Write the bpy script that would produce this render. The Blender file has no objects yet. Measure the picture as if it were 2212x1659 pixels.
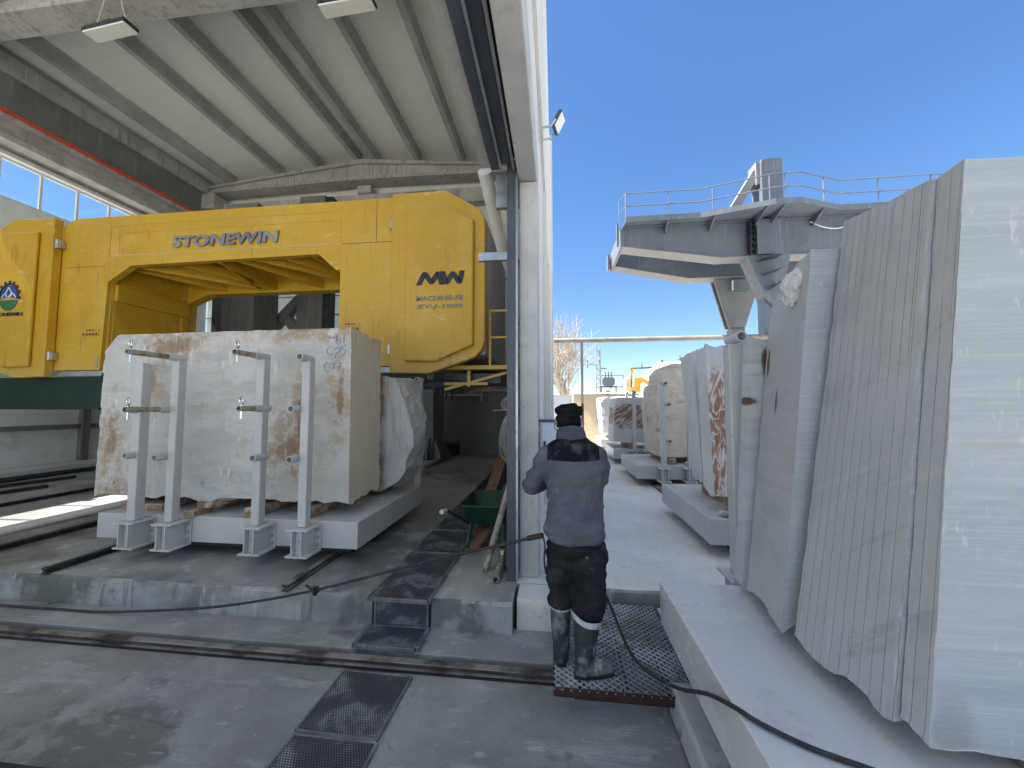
import bpy, bmesh, math, random
from mathutils import Vector, Matrix, noise
R = math.radians
random.seed(7)
SC = bpy.context.scene
COL = SC.collection

# ------------------------------------------------------------------ camera, light, exposure
cd = bpy.data.cameras.new('camera'); cam = bpy.data.objects.new('camera', cd); COL.objects.link(cam)
cam.location = (0, 0, 1.9); cam.rotation_euler = (R(90 + 3.38), 0, R(6.65))
cd.sensor_width = 36; cd.lens = 36 * 805 / 2212; cd.clip_start = .05; cd.clip_end = 3000
SC.camera = cam
W = bpy.data.worlds.new('World'); SC.world = W; W.use_nodes = True
_n = W.node_tree.nodes; _n.clear()
FILL_CLOUD = 2.55
SKY_S, SKY_V, SKY_G = 1.32, .93, .76
sky = _n.new('ShaderNodeTexSky'); sky.sky_type = 'NISHITA'; sky.sun_disc = False
sky.sun_elevation = R(51); sky.sun_rotation = R(267); sky.altitude = 1500; sky.air_density = 1.0; sky.dust_density = .15; sky.ozone_density = 3.0
bgn = _n.new('ShaderNodeBackground'); bgn.inputs[1].default_value = .10
wo = _n.new('ShaderNodeOutputWorld')
hsv = _n.new('ShaderNodeHueSaturation'); hsv.inputs['Saturation'].default_value = SKY_S; hsv.inputs['Value'].default_value = SKY_V
gam = _n.new('ShaderNodeGamma'); gam.inputs[1].default_value = SKY_G
W.node_tree.links.new(sky.outputs[0], gam.inputs[0]); W.node_tree.links.new(gam.outputs[0], hsv.inputs['Color']); hsv.inputs['Hue'].default_value = .507
# white cloud bank added overhead and behind the camera, out of view, to brighten shade
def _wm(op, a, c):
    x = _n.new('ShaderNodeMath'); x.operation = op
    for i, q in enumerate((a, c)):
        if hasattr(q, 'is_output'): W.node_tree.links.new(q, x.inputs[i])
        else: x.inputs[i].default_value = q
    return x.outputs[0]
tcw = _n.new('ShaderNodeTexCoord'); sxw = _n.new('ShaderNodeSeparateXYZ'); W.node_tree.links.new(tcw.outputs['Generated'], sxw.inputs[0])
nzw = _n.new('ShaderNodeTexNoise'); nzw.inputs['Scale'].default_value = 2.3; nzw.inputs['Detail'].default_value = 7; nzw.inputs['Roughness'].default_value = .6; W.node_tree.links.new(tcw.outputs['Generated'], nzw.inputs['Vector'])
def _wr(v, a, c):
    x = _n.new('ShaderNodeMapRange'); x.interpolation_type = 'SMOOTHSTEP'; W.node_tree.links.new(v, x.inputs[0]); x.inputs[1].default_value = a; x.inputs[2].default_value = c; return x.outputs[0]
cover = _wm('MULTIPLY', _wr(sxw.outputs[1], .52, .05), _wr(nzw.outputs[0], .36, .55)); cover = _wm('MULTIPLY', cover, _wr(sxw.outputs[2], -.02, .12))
cmx = _n.new('ShaderNodeMix'); cmx.data_type = 'RGBA'; W.node_tree.links.new(cover, cmx.inputs[0]); W.node_tree.links.new(hsv.outputs[0], cmx.inputs[6]); cmx.inputs[7].default_value = (FILL_CLOUD * .78, FILL_CLOUD * .93, FILL_CLOUD * 1.14, 1)
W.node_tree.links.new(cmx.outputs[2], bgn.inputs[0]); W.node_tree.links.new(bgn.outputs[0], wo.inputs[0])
sl = bpy.data.lights.new('sun', 'SUN'); sl.energy = 5.0; sl.angle = R(.5); sl.color = (1, .95, .87)
so = bpy.data.objects.new('sun', sl); COL.objects.link(so); so.location = (-20, -3, 30)
so.rotation_euler = Vector((.79, .045, -1)).to_track_quat('-Z', 'Y').to_euler()
SC.view_settings.view_transform = 'Standard'; SC.view_settings.look = 'None'
SC.view_settings.exposure = 1.95; SC.view_settings.gamma = 1
SC.render.engine = 'CYCLES'
cy = SC.cycles; cy.use_denoising = True; cy.max_bounces = 10; cy.diffuse_bounces = 6; cy.glossy_bounces = 3
cy.transmission_bounces = 4; cy.transparent_max_bounces = 8; cy.sample_clamp_indirect = 8
cy.caustics_reflective = False; cy.caustics_refractive = False

# ------------------------------------------------------------------ materials
class NT:
    def __init__(s, name):
        s.m = bpy.data.materials.new(name); s.m.use_nodes = True
        s.t = s.m.node_tree; s.t.nodes.clear()
        s.out = s.n('ShaderNodeOutputMaterial'); s.b = s.n('ShaderNodeBsdfPrincipled')
        s.l(s.b.outputs[0], s.out.inputs[0])
    def n(s, k, **kw):
        x = s.t.nodes.new(k)
        for a, b in kw.items(): setattr(x, a, b)
        return x
    def l(s, a, b): s.t.links.new(a, b)
    def setin(s, sock, v):
        if hasattr(v, 'is_output'): s.l(v, sock)
        else: sock.default_value = v
    def math(s, op, a, b=0.0, c=None):
        x = s.n('ShaderNodeMath', operation=op); s.setin(x.inputs[0], a); s.setin(x.inputs[1], b)
        if c is not None: s.setin(x.inputs[2], c)
        return x.outputs[0]
    def mr(s, v, a, b, c=0.0, d=1.0, smooth=True):
        x = s.n('ShaderNodeMapRange', interpolation_type='SMOOTHSTEP' if smooth else 'LINEAR')
        s.setin(x.inputs[0], v)
        for i, q in enumerate((a, b, c, d)): x.inputs[1 + i].default_value = q
        return x.outputs[0]
    def mix(s, f, a, b):
        x = s.n('ShaderNodeMix', data_type='RGBA'); s.setin(x.inputs[0], f)
        s.setin(x.inputs[6], (*a, 1) if isinstance(a, tuple) else a); s.setin(x.inputs[7], (*b, 1) if isinstance(b, tuple) else b)
        return x.outputs[2]
    def vec(s, v, st):
        x = s.n('ShaderNodeVectorMath', operation='MULTIPLY'); s.l(v, x.inputs[0]); x.inputs[1].default_value = st
        return x.outputs[0]
    def noise(s, v, scale, detail=5, rough=.6, dist=0.0, st=None):
        if st: v = s.vec(v, st)
        x = s.n('ShaderNodeTexNoise'); s.l(v, x.inputs['Vector']); x.inputs['Scale'].default_value = scale
        x.inputs['Detail'].default_value = detail; x.inputs['Roughness'].default_value = rough; x.inputs['Distortion'].default_value = dist
        return x.outputs[0]

def mat(name, c1, c2=None, scale=2.0, lo=.35, hi=.65, rough=.75, metal=0.0, bump=0.0, bscale=30.0, bdist=.01, layers=(), coord='pos', st=None, spec=.4, rvar=0.0, trans=0.0):
    """base colour c1..c2 by noise, then layers of real stains, dust, veins, cut lines or holes"""
    N = NT(name)
    if coord == 'pos': P = N.n('ShaderNodeNewGeometry').outputs['Position']
    else: P = N.n('ShaderNodeTexCoord').outputs['Object']
    nb = N.noise(P, scale, 7, .62, 0, st)
    f0 = N.mr(nb, lo, hi)
    col = N.mix(f0, c1, c2 or c1)
    ro = N.math('MULTIPLY_ADD', f0, rvar, rough) if rvar else rough
    me = metal
    hgt = None
    def addh(x, k):
        nonlocal hgt
        y = N.math('MULTIPLY', x, k); hgt = y if hgt is None else N.math('ADD', hgt, y)
    if bump: addh(N.noise(P, bscale, 6, .65), bump)
    for L in layers:
        k = L['k']; amt = L.get('amt', 1.0)
        v = P
        if 'rot' in L:
            mp = N.n('ShaderNodeMapping'); N.l(P, mp.inputs['Vector']); mp.inputs['Rotation'].default_value = [R(q) for q in L['rot']]; v = mp.outputs[0]
        if k == 'n': f = N.mr(N.noise(v, L['s'], L.get('d', 6), .65, L.get('dist', 0), L.get('st')), L.get('lo', .5), L.get('hi', .6))
        elif k == 'v':
            q = N.noise(v, L['s'], L.get('d', 4), .55, L.get('dist', .6), L.get('st'))
            q = N.math('ABSOLUTE', N.math('SUBTRACT', q, L.get('at', .5))); f = N.mr(q, 0, L['w'], 1, 0)
        elif k == 'l':
            sp = N.n('ShaderNodeSeparateXYZ'); N.l(v, sp.inputs[0]); q = sp.outputs[L['ax']]
            if L.get('wob'): q = N.math('MULTIPLY_ADD', N.noise(v, L.get('ws', 1.0), 3), L['wob'], q)
            q = N.math('FRACT', N.math('DIVIDE', N.math('ADD', q, 100 + L.get('off', 0)), L['p']))
            q = N.math('ABSOLUTE', N.math('SUBTRACT', q, .5)); f = N.mr(q, 0, L['w'], 1, 0)
        elif k == 'h':
            sp = N.n('ShaderNodeSeparateXYZ'); N.l(v, sp.inputs[0]); fs = []
            for o in (0, .5):
                d = []
                for ax, pt in ((0, L['p']), (1, L['p'] * 1.73)):
                    q = N.math('FRACT', N.math('ADD', N.math('DIVIDE', N.math('ADD', sp.outputs[ax], 50.0), pt), o))
                    q = N.math('MULTIPLY', N.math('SUBTRACT', q, .5), pt); d.append(N.math('MULTIPLY', q, q))
                fs.append(N.math('SQRT', N.math('ADD', d[0], d[1])))
            f = N.mr(N.math('MINIMUM', *fs), L['r'] * .8, L['r'] * 1.1, 1, 0)
        elif k == 'up':
            sp = N.n('ShaderNodeSeparateXYZ'); N.l(N.n('ShaderNodeNewGeometry').outputs['Normal'], sp.inputs[0]); f = N.mr(sp.outputs[L.get('ax', 2)], L.get('lo', .5), L.get('hi', .9))
            if 'ns' in L: f = N.math('MULTIPLY', f, N.mr(N.noise(v, L['ns'], 6), .35, .6))
        elif k == 'blob':
            f = None
            jit = N.math('MULTIPLY', N.math('SUBTRACT', N.noise(v, L.get('js', 4), 8, .7), .5), L.get('j', 1.6))
            for (cx, cy_, cz, rx, ry, rz) in L['b']:
                a = N.n('ShaderNodeVectorMath', operation='SUBTRACT'); N.l(v, a.inputs[0]); a.inputs[1].default_value = (cx, cy_, cz)
                b = N.n('ShaderNodeVectorMath', operation='MULTIPLY'); N.l(a.outputs[0], b.inputs[0]); b.inputs[1].default_value = (1 / rx, 1 / ry, 1 / rz)
                c = N.n('ShaderNodeVectorMath', operation='LENGTH'); N.l(b.outputs[0], c.inputs[0])
                g = N.mr(N.math('ADD', c.outputs['Value'], jit), L.get('a', .5), L.get('bb', 1.05), 1, 0)
                f = g if f is None else N.math('MAXIMUM', f, g)
        elif k == 'z':
            sp = N.n('ShaderNodeSeparateXYZ'); N.l(v, sp.inputs[0]); q = sp.outputs[L.get('ax', 2)]
            if L.get('wob'): q = N.math('MULTIPLY_ADD', N.noise(v, L.get('ws', 3), 4), L['wob'], q)
            f = N.mr(q, L['lo'], L['hi'])
        if 'mask' in L:
            s_, a_, b_ = L['mask']; f = N.math('MULTIPLY', f, N.mr(N.noise(P, s_, 4), a_, b_))
        if 'zmask' in L:
            sp = N.n('ShaderNodeSeparateXYZ'); N.l(P, sp.inputs[0]); f = N.math('MULTIPLY', f, N.mr(sp.outputs[L.get('zax', 2)], *L['zmask']))
        if L.get('bump'): addh(f, L['bump'])
        f = N.math('MULTIPLY', f, amt)
        if L.get('c'): col = N.mix(f, col, L['c'])
        if 'rough' in L: ro = N.math('ADD', N.math('MULTIPLY', f, L['rough']), N.math('MULTIPLY', N.math('SUBTRACT', 1.0, f), ro))
        if 'metal' in L: me = N.math('MULTIPLY', N.math('SUBTRACT', 1.0, f), me)
    N.setin(N.b.inputs['Base Color'], col if not isinstance(col, tuple) else (*col, 1))
    N.setin(N.b.inputs['Roughness'], ro); N.setin(N.b.inputs['Metallic'], me)
    N.b.inputs['Specular IOR Level'].default_value = spec
    if hgt is not None:
        bn = N.n('ShaderNodeBump'); bn.inputs['Strength'].default_value = 1; bn.inputs['Distance'].default_value = bdist
        N.l(hgt, bn.inputs['Height']); N.l(bn.outputs[0], N.b.inputs['Normal'])
    return N.m

n_, v_ = 'n', 'v'
M = {}
M['lane'] = mat('lane_concrete', (.24, .24, .23), (.35, .345, .33), 1.1, rough=.5, rvar=.3, bump=.5, bscale=22, bdist=.012, layers=[
    dict(k='n', s=2.2, st=(.55, 1.6, 1), lo=.52, hi=.66, c=(.46, .46, .455), amt=.55, bump=.4),
    dict(k='n', s=.9, d=8, lo=.54, hi=.60, c=(.12, .12, .115), amt=.7, rough=.14),
    dict(k='n', s=1.5, d=9, lo=.585, hi=.60, c=(.42, .42, .405), amt=.35),
    dict(k='n', s=9, st=(.6, 1.6, 1), lo=.60, hi=.68, c=(.5, .5, .5), amt=.6),
    dict(k='n', s=60, lo=.66, hi=.7, c=(.6, .6, .58), amt=.6),
    dict(k='v', s=1.3, w=.004, dist=1.2, c=(.1, .1, .1), amt=.35, mask=(1.7, .5, .6))])
M['hallfloor'] = mat('hall_floor_concrete', (.24, .24, .23), (.36, .355, .335), .9, rough=.45, rvar=.3, bump=.35, bscale=25, bdist=.008, layers=[
    dict(k='n', s=.7, lo=.5, hi=.62, c=(.10, .10, .10), amt=.75, rough=.22),
    dict(k='n', s=5, lo=.56, hi=.68, c=(.5, .5, .48), amt=.6),
    dict(k='n', s=26, lo=.6, hi=.7, c=(.12, .12, .12), amt=.4)])
M['step'] = mat('step_concrete', (.22, .225, .21), (.38, .385, .37), 2.2, rough=.8, bump=.5, bscale=30, bdist=.01, layers=[
    dict(k='n', s=.9, d=9, lo=.49, hi=.58, c=(.115, .12, .105), amt=.8),
    dict(k='n', s=3.5, st=(1.5, 1, .35), lo=.55, hi=.68, c=(.58, .58, .56), amt=.7),
    dict(k='n', s=3, st=(3, 1, .3), lo=.56, hi=.66, c=(.10, .11, .09), amt=.5)])
M['conc'] = mat('precast_concrete', (.40, .395, .37), (.53, .52, .49), 1.5, rough=.9, bump=.5, bscale=45, bdist=.006, layers=[
    dict(k='n', s=5, lo=.5, hi=.68, c=(.28, .27, .25), amt=.5),
    dict(k='n', s=28, lo=.64, hi=.69, c=(.18, .18, .17), amt=.7, bump=-.6),
    dict(k='n', s=2.0, st=(2, 2, .25), lo=.55, hi=.66, c=(.25, .245, .23), amt=.5)])
M['jamb'] = mat('jamb_concrete', (.44, .445, .44), (.54, .54, .53), 2, rough=.85, bump=.3, bscale=45, bdist=.005, layers=[dict(k='n', s=9, st=(1, 1, .5), lo=.56, hi=.66, c=(.36, .36, .35), amt=.5), dict(k='n', s=30, lo=.66, hi=.70, c=(.2, .2, .2), amt=.6)])
M['rafter'] = mat('rafter_concrete', (.36, .36, .345), (.47, .465, .45), 1.2, rough=.9, bump=.2, bscale=20, layers=[
    dict(k='n', s=2.5, st=(3, 3, .3), lo=.5, hi=.64, c=(.22, .22, .21), amt=.6),
    dict(k='n', s=4, st=(4, 4, .2), lo=.56, hi=.66, c=(.6, .58, .54), amt=.5)])
M['wallpanel'] = mat('wall_panel', (.74, .74, .71), (.80, .80, .77), .6, rough=.8, bump=.1, bscale=30, layers=[
    dict(k='n', s=2.5, lo=.5, hi=.7, c=(.42, .42, .4), amt=.4), dict(k='l', ax=2, p=1.2, w=.006, c=(.3, .3, .3), amt=.7)])
M['lowwall'] = mat('dark_wall_base', (.24, .24, .235), (.31, .31, .30), .8, rough=.85, bump=.15, layers=[dict(k='n', s=2.2, lo=.52, hi=.68, c=(.32, .32, .31), amt=.4)])
M['outwall'] = mat('outside_wall_panel', (.62, .61, .59), (.68, .67, .65), .5, rough=.75, bump=.08, bscale=40, layers=[
    dict(k='n', s=1.5, st=(1, 1, .15), lo=.5, hi=.65, c=(.52, .51, .49), amt=.5),
    dict(k='l', ax=1, p=1.25, w=.008, c=(.31, .31, .305), amt=.8)])
M['yard'] = mat('yard_concrete_dusted', (.66, .635, .60), (.76, .735, .70), .8, rough=.85, bump=.35, bscale=25, bdist=.006, layers=[
    dict(k='n', s=1.7, lo=.5, hi=.66, c=(.56, .54, .51), amt=.6),
    dict(k='n', s=14, lo=.57, hi=.66, c=(.46, .44, .41), amt=.5),
    dict(k='n', s=50, lo=.66, hi=.70, c=(.3, .3, .3), amt=.5), dict(k='n', s=1.6, st=(2.2, .22, 1), d=8, lo=.54, hi=.64, c=(.52, .50, .47), amt=.6), dict(k='l', ax=1, p=3.2, w=.003, off=1.1, c=(.4, .39, .37), amt=.7)])
M['ground'] = mat('bare_ground', (.42, .40, .36), (.48, .46, .42), .3, rough=.95, bump=.5, bscale=8)
M['ceil'] = mat('roof_panel_white', (.79, .80, .77), (.83, .84, .81), .4, rough=.7, layers=[dict(k='l', ax=1, p=1.15, w=.006, c=(.6, .6, .58), amt=.8)])
M['purlin'] = mat('purlin_concrete', (.36, .36, .35), (.46, .455, .445), 1.3, rough=.85, bump=.15)
M['darksteel'] = mat('anthracite_steel', (.055, .065, .085), (.07, .085, .11), 2, rough=.4, spec=.5, layers=[dict(k='n', s=3, lo=.55, hi=.7, c=(.14, .15, .17), amt=.4)])
M['blacksteel'] = mat('black_steel', (.02, .022, .026), (.035, .037, .04), 2, rough=.5)
M['paint'] = mat('pale_grey_paint', (.44, .445, .445), (.51, .51, .51), 1.2, rough=.42, spec=.5, coord='obj', bump=.05, bscale=60, layers=[
    dict(k='n', s=3.5, lo=.52, hi=.68, c=(.38, .385, .38), amt=.45),
    dict(k='n', s=22, lo=.68, hi=.71, c=(.25, .13, .06), amt=.8),
    dict(k='up', c=(.62, .61, .59), amt=.75, ns=4, lo=.6, hi=.9, rough=.7)])
M['deckwet'] = mat('pale_grey_wet_paint', (.58, .59, .59), (.64, .65, .65), .9, rough=.11, rvar=-.05, lo=.42, hi=.58, spec=.5, bump=.03, bscale=50, layers=[
    dict(k='n', s=1.6, lo=.52, hi=.60, c=(.72, .71, .69), amt=.5, rough=.7),
    dict(k='n', s=18, st=(.5, 1.4, 1), lo=.69, hi=.72, c=(.16, .07, .04), amt=.9),
    dict(k='n', s=4, lo=.58, hi=.7, c=(.46, .465, .455), amt=.5)])
M['rustpaint'] = mat('dirty_rusted_paint', (.42, .43, .41), (.50, .51, .49), 2, rough=.6, bump=.2, bscale=30, layers=[
    dict(k='n', s=2.2, lo=.5, hi=.62, c=(.27, .26, .23), amt=.7),
    dict(k='n', s=3.2, st=(1, 1.2, .5), lo=.58, hi=.64, c=(.16, .075, .035), amt=.9)])
M['redox'] = mat('red_oxide_paint', (.032, .014, .012), (.055, .022, .018), 6, rough=.6, bump=.2, layers=[dict(k='n', s=9, lo=.58, hi=.65, c=(.12, .10, .09), amt=.5), dict(k='n', s=5, lo=.55, hi=.65, c=(.06, .04, .035), amt=.7)])
M['rail'] = mat('worn_rail_steel', (.045, .032, .026), (.09, .065, .055), 8, rough=.6, metal=.3, bump=.3, layers=[dict(k='n', s=5, lo=.5, hi=.66, c=(.2, .18, .16), amt=.4), dict(k='up', c=(.36, .33, .30), amt=.85, ns=3, rough=.35)])
M['darkrail'] = mat('dark_rail_steel', (.03, .03, .033), (.06, .058, .055), 5, rough=.55, metal=.3, bump=.2)
M['galv'] = mat('galvanised_steel', (.42, .45, .48), (.55, .57, .59), 9, rough=.38, metal=.75, layers=[dict(k='n', s=4, lo=.5, hi=.65, c=(.36, .37, .37), amt=.5, rough=.6)])

M['dirtytube'] = mat('mud_stained_tube', (.26, .25, .19), (.40, .39, .32), 14, rough=.6, metal=.2, bump=.3, layers=[dict(k='n', s=11, lo=.52, hi=.62, c=(.16, .09, .06), amt=.8)])
M['chrome'] = mat('zinc_plated', (.7, .72, .75), (.8, .82, .84), 5, rough=.2, metal=1)
M['yellow'] = mat('yellow_machine_paint', (.56, .325, .018), (.63, .38, .028), .6, rough=.42, spec=.5, bump=.02, bscale=60, layers=[
    dict(k='n', s=1.6, lo=.5, hi=.72, c=(.70, .48, .10), amt=.55),
    dict(k='n', s=3, st=(2.5, 1, .35), lo=.58, hi=.68, c=(.30, .19, .03), amt=.5),
    dict(k='n', s=2.3, st=(1, 1, 3), lo=.62, hi=.70, c=(.70, .60, .34), amt=.55), dict(k='n', s=24, st=(1, 1, .6), lo=.64, hi=.70, c=(.68, .60, .40), amt=.55), dict(k='n', s=9, st=(3, 1, .2), lo=.60, hi=.68, c=(.34, .22, .04), amt=.4), dict(k='z', lo=3.3, hi=2.5, wob=.7, ws=5, c=(.66, .55, .28), amt=.35),
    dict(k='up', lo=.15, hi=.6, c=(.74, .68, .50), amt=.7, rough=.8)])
M['green'] = mat('dark_green_rubber', (.008, .035, .028), (.012, .045, .035), 2, rough=.6)
M['barrow'] = mat('green_barrow_paint', (.006, .038, .024), (.01, .05, .032), 5, rough=.45, coord='obj', layers=[dict(k='n', s=9, lo=.58, hi=.68, c=(.16, .2, .18), amt=.5, rough=.8), dict(k='n', s=30, lo=.63, hi=.67, c=(.3, .34, .32), amt=.6)])
M['letter'] = mat('brushed_letter_metal', (.22, .24, .27), (.36, .38, .41), 1.2, rough=.32, metal=.75)
M['letterdark'] = mat('dark_letter_plastic', (.028, .03, .036), None, rough=.4)
M['lettergrey'] = mat('grey_letter_vinyl', (.27, .27, .24), None, rough=.6)
M['logonavy'] = mat('logo_navy', (.015, .018, .05), None, rough=.4)
M['logoblue'] = mat('logo_blue', (.02, .09, .33), None, rough=.4)
M['logogreen'] = mat('logo_green', (.02, .16, .07), None, rough=.4)
M['white'] = mat('white_paint', (.78, .78, .77), (.82, .82, .8), 2, rough=.5)
M['sticker'] = mat('orange_sticker', (.62, .33, .05), None, rough=.5)
M['streak'] = mat('streaked_sheet_metal', (.40, .41, .44), (.55, .56, .59), 2.5, st=(3, 3, .12), rough=.45, layers=[dict(k='n', s=6, st=(3, 3, .1), lo=.52, hi=.64, c=(.62, .62, .63), amt=.7)])
M['greysteel'] = mat('grey_frame_paint', (.155, .16, .155), (.21, .215, .205), 1.2, rough=.55, layers=[dict(k='n', s=2.5, st=(3, 3, .2), lo=.52, hi=.66, c=(.30, .30, .285), amt=.5)])
M['crane'] = mat('crane_grey_paint', (.105, .125, .155), (.135, .155, .185), .7, rough=.5, layers=[dict(k='n', s=2.5, st=(4, 4, .15), lo=.54, hi=.66, c=(.20, .22, .25), amt=.6), dict(k='n', s=1.1, lo=.5, hi=.62, c=(.09, .105, .13), amt=.5)])
M['craneedge'] = mat('crane_pale_paint', (.17, .175, .18), (.21, .215, .215), .8, rough=.6)
M['orange'] = mat('orange_busbar', (.75, .075, .03), None, rough=.4)
M['rubber'] = mat('black_rubber', (.018, .019, .022), (.035, .035, .038), 20, rough=.55, coord='obj', layers=[dict(k='n', s=16, lo=.56, hi=.66, c=(.12, .12, .13), amt=.5)])
M['wood'] = mat('rough_timber', (.22, .145, .09), (.34, .24, .16), 3, st=(1, 8, 8), rough=.85, coord='obj', bump=.3, bscale=40, layers=[dict(k='n', s=4, lo=.5, hi=.62, c=(.60, .54, .46), amt=.7)])
M['plank'] = mat('brown_plank', (.17, .085, .045), (.24, .13, .07), 4, st=(6, .6, 6), rough=.8, coord='obj', layers=[dict(k='n', s=7, lo=.58, hi=.66, c=(.42, .37, .30), amt=.6)])
M['stonebrown'] = mat('rubble', (.5, .47, .43), (.62, .6, .57), 6, rough=.9)
# marbles
M['m_left'] = mat('stained_white_marble', (.47, .465, .44), (.56, .555, .535), 1.0, rough=.55, bump=.25, bscale=18, bdist=.008, layers=[
    dict(k='n', s=1.6, st=(.8, 1, 2.6), lo=.45, hi=.62, c=(.37, .38, .375), amt=.6),
    dict(k='v', s=1.4, st=(.7, 1, 1.8), w=.018, dist=.5, c=(.52, .43, .30), amt=.6),
    dict(k='blob', js=3.5, j=2.6, a=.35, bb=1.25, c=(.36, .245, .14), amt=.75, mask=(11, .40, .58), b=[(-4.40, 3.7, 2.58, .52, 1, .30), (-4.66, 3.7, 2.15, .2, 1, .5), (-2.80, 3.7, 1.75, .24, 1, .8), (-2.95, 3.7, 1.45, .40, 1, .45), (-5.15, 3.7, 1.45, .2, 1, .6), (-2.80, 3.7, 2.72, .9, 1, .14), (-2.32, 3.7, 1.9, .16, 1, .6), (-5.0, 3.7, .95, .4, 1, .12)]),
    dict(k='blob', js=7, j=2.4, a=.15, bb=.85, c=(.24, .13, .06), amt=.8, b=[(-4.38, 3.7, 2.60, .40, 1, .20), (-4.62, 3.7, 2.2, .10, 1, .26), (-2.76, 3.7, 1.75, .10, 1, .62), (-2.88, 3.7, 1.42, .30, 1, .26), (-5.12, 3.7, 1.5, .12, 1, .35), (-2.85, 3.7, 2.77, .75, 1, .07), (-2.3, 3.7, 2.0, .06, 1, .38)]),
    dict(k='n', s=13, st=(1, 1, .7), lo=.58, hi=.64, c=(.23, .125, .06), amt=.85, zmask=(1.9, 1.1, 0, 1), mask=(1.3, .5, .6)),
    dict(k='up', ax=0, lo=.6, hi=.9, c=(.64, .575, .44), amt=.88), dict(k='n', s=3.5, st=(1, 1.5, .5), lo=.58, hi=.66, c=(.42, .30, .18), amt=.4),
    dict(k='n', s=9, st=(2, 2, .35), lo=.60, hi=.68, c=(.74, .74, .73), amt=.6),
    dict(k='n', s=30, lo=.64, hi=.69, c=(.30, .40, .33), amt=.5)])
M['m_rust'] = mat('rough_white_marble_rust', (.44, .45, .46), (.55, .56, .57), 2.2, rough=.7, bump=.6, bscale=9, bdist=.02, layers=[
    dict(k='z', ax=0, lo=-2.10, hi=-2.20, wob=.2, ws=5, c=(.34, .18, .085), amt=.85, mask=(4, .42, .56))])
M['m_cut'] = mat('grey_marble_sawn', (.37, .385, .39), (.45, .465, .47), .8, rough=.5, bump=.12, bscale=40, bdist=.004, layers=[
    dict(k='n', s=1.5, rot=(38, 0, 0), st=(.5, .45, 2.2), dist=.8, d=9, lo=.50, hi=.70, c=(.27, .285, .295), amt=.55),
    dict(k='n', s=2.2, rot=(38, 0, 0), st=(.5, .3, 3.2), dist=.6, d=8, lo=.60, hi=.68, c=(.19, .205, .22), amt=.3),
    dict(k='n', s=14, st=(1, 3, .12), lo=.5, hi=.64, c=(.50, .50, .49), amt=.5),
    dict(k='n', s=3, rot=(30, 0, 0), st=(.5, .3, 4), d=9, lo=.58, hi=.68, c=(.55, .55, .54), amt=.4),
    dict(k='n', s=70, lo=.5, hi=.68, c=(.30, .31, .31), amt=.3),
    dict(k='l', ax=1, p=.0435, w=.030, wob=.002, ws=.8, c=(.12, .13, .135), amt=.62, bump=-.5, mask=(2.6, .30, .44)),
    dict(k='l', ax=1, p=.131, w=.012, off=.03, c=(.10, .11, .115), amt=.6, bump=-.6, mask=(1.1, .40, .5))])
M['m_face'] = mat('sky_tinted_white_marble', (.355, .39, .425), (.41, .44, .47), 1.4, st=(.3, 1, 2.5), rough=.5, bump=.1, bscale=30, bdist=.004, layers=[  # blue of the sky light is mixed into this front-face colour
    dict(k='n', s=2.4, st=(.4, 1, 5), d=10, lo=.42, hi=.72, dist=.4, c=(.30, .33, .37), amt=.5),
    dict(k='n', s=6, st=(.3, 1, 6), d=10, lo=.48, hi=.75, dist=.3, c=(.56, .565, .57), amt=.5), dict(k='n', s=45, lo=.5, hi=.7, c=(.48, .50, .52), amt=.3), dict(k='n', s=9, st=(.12, 1, 7), d=10, lo=.46, hi=.62, c=(.47, .495, .52), amt=.45, bump=.15), dict(k='v', s=1.1, st=(.6, 1, 1.6), w=.006, dist=.8, c=(.30, .31, .33), amt=.4, mask=(1.3, .48, .6)),
    dict(k='blob', js=6, j=1.2, a=.4, bb=1.0, c=(.24, .25, .27), amt=.6, bump=-.4, b=[(1.24, 1.4, .87, .10, 1, .13)]), dict(k='n', s=30, st=(1, 1, .3), lo=.62, hi=.68, c=(.60, .60, .60), amt=.5),
    dict(k='n', s=2.0, st=(.5, 1, 3), lo=.62, hi=.7, c=(.37, .345, .29), amt=.3)])
M['m_red'] = mat('red_veined_marble', (.33, .15, .09), (.44, .24, .16), 7, rough=.6, bump=.4, bscale=16, bdist=.01, layers=[
    dict(k='n', s=12, lo=.55, hi=.66, c=(.24, .12, .075), amt=.6),
    dict(k='v', s=2.0, st=(1.5, 1.2, .6), w=.032, dist=1.3, c=(.70, .69, .68), amt=.95),
    dict(k='v', s=4.0, st=(1.3, 1, .7), w=.030, dist=1.0, at=.46, c=(.68, .67, .66), amt=.9),
    dict(k='v', s=3.0, st=(1.2, 1, .5), w=.022, dist=1.0, at=.55, c=(.70, .69, .68), amt=.9),
    dict(k='n', s=1.9, lo=.60, hi=.63, c=(.64, .65, .66), amt=.9),
    dict(k='z', lo=2.36, hi=2.52, wob=.3, ws=4, c=(.60, .62, .65), amt=.85)])
M['m_beige'] = mat('beige_travertine', (.58, .50, .40), (.67, .60, .50), 1.8, rough=.75, bump=.6, bscale=14, bdist=.02, layers=[
    dict(k='n', s=2.6, st=(1, 1, 2.2), lo=.55, hi=.66, c=(.42, .30, .185), amt=.7),
    dict(k='v', s=2, st=(.6, .6, 3), w=.008, c=(.3, .22, .15), amt=.5)])
M['m_white'] = mat('plain_white_marble', (.56, .565, .565), (.64, .64, .635), 1.3, rough=.6, bump=.35, bscale=10, bdist=.015, layers=[
    dict(k='n', s=2.2, lo=.52, hi=.66, c=(.48, .49, .50), amt=.6)])
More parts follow.
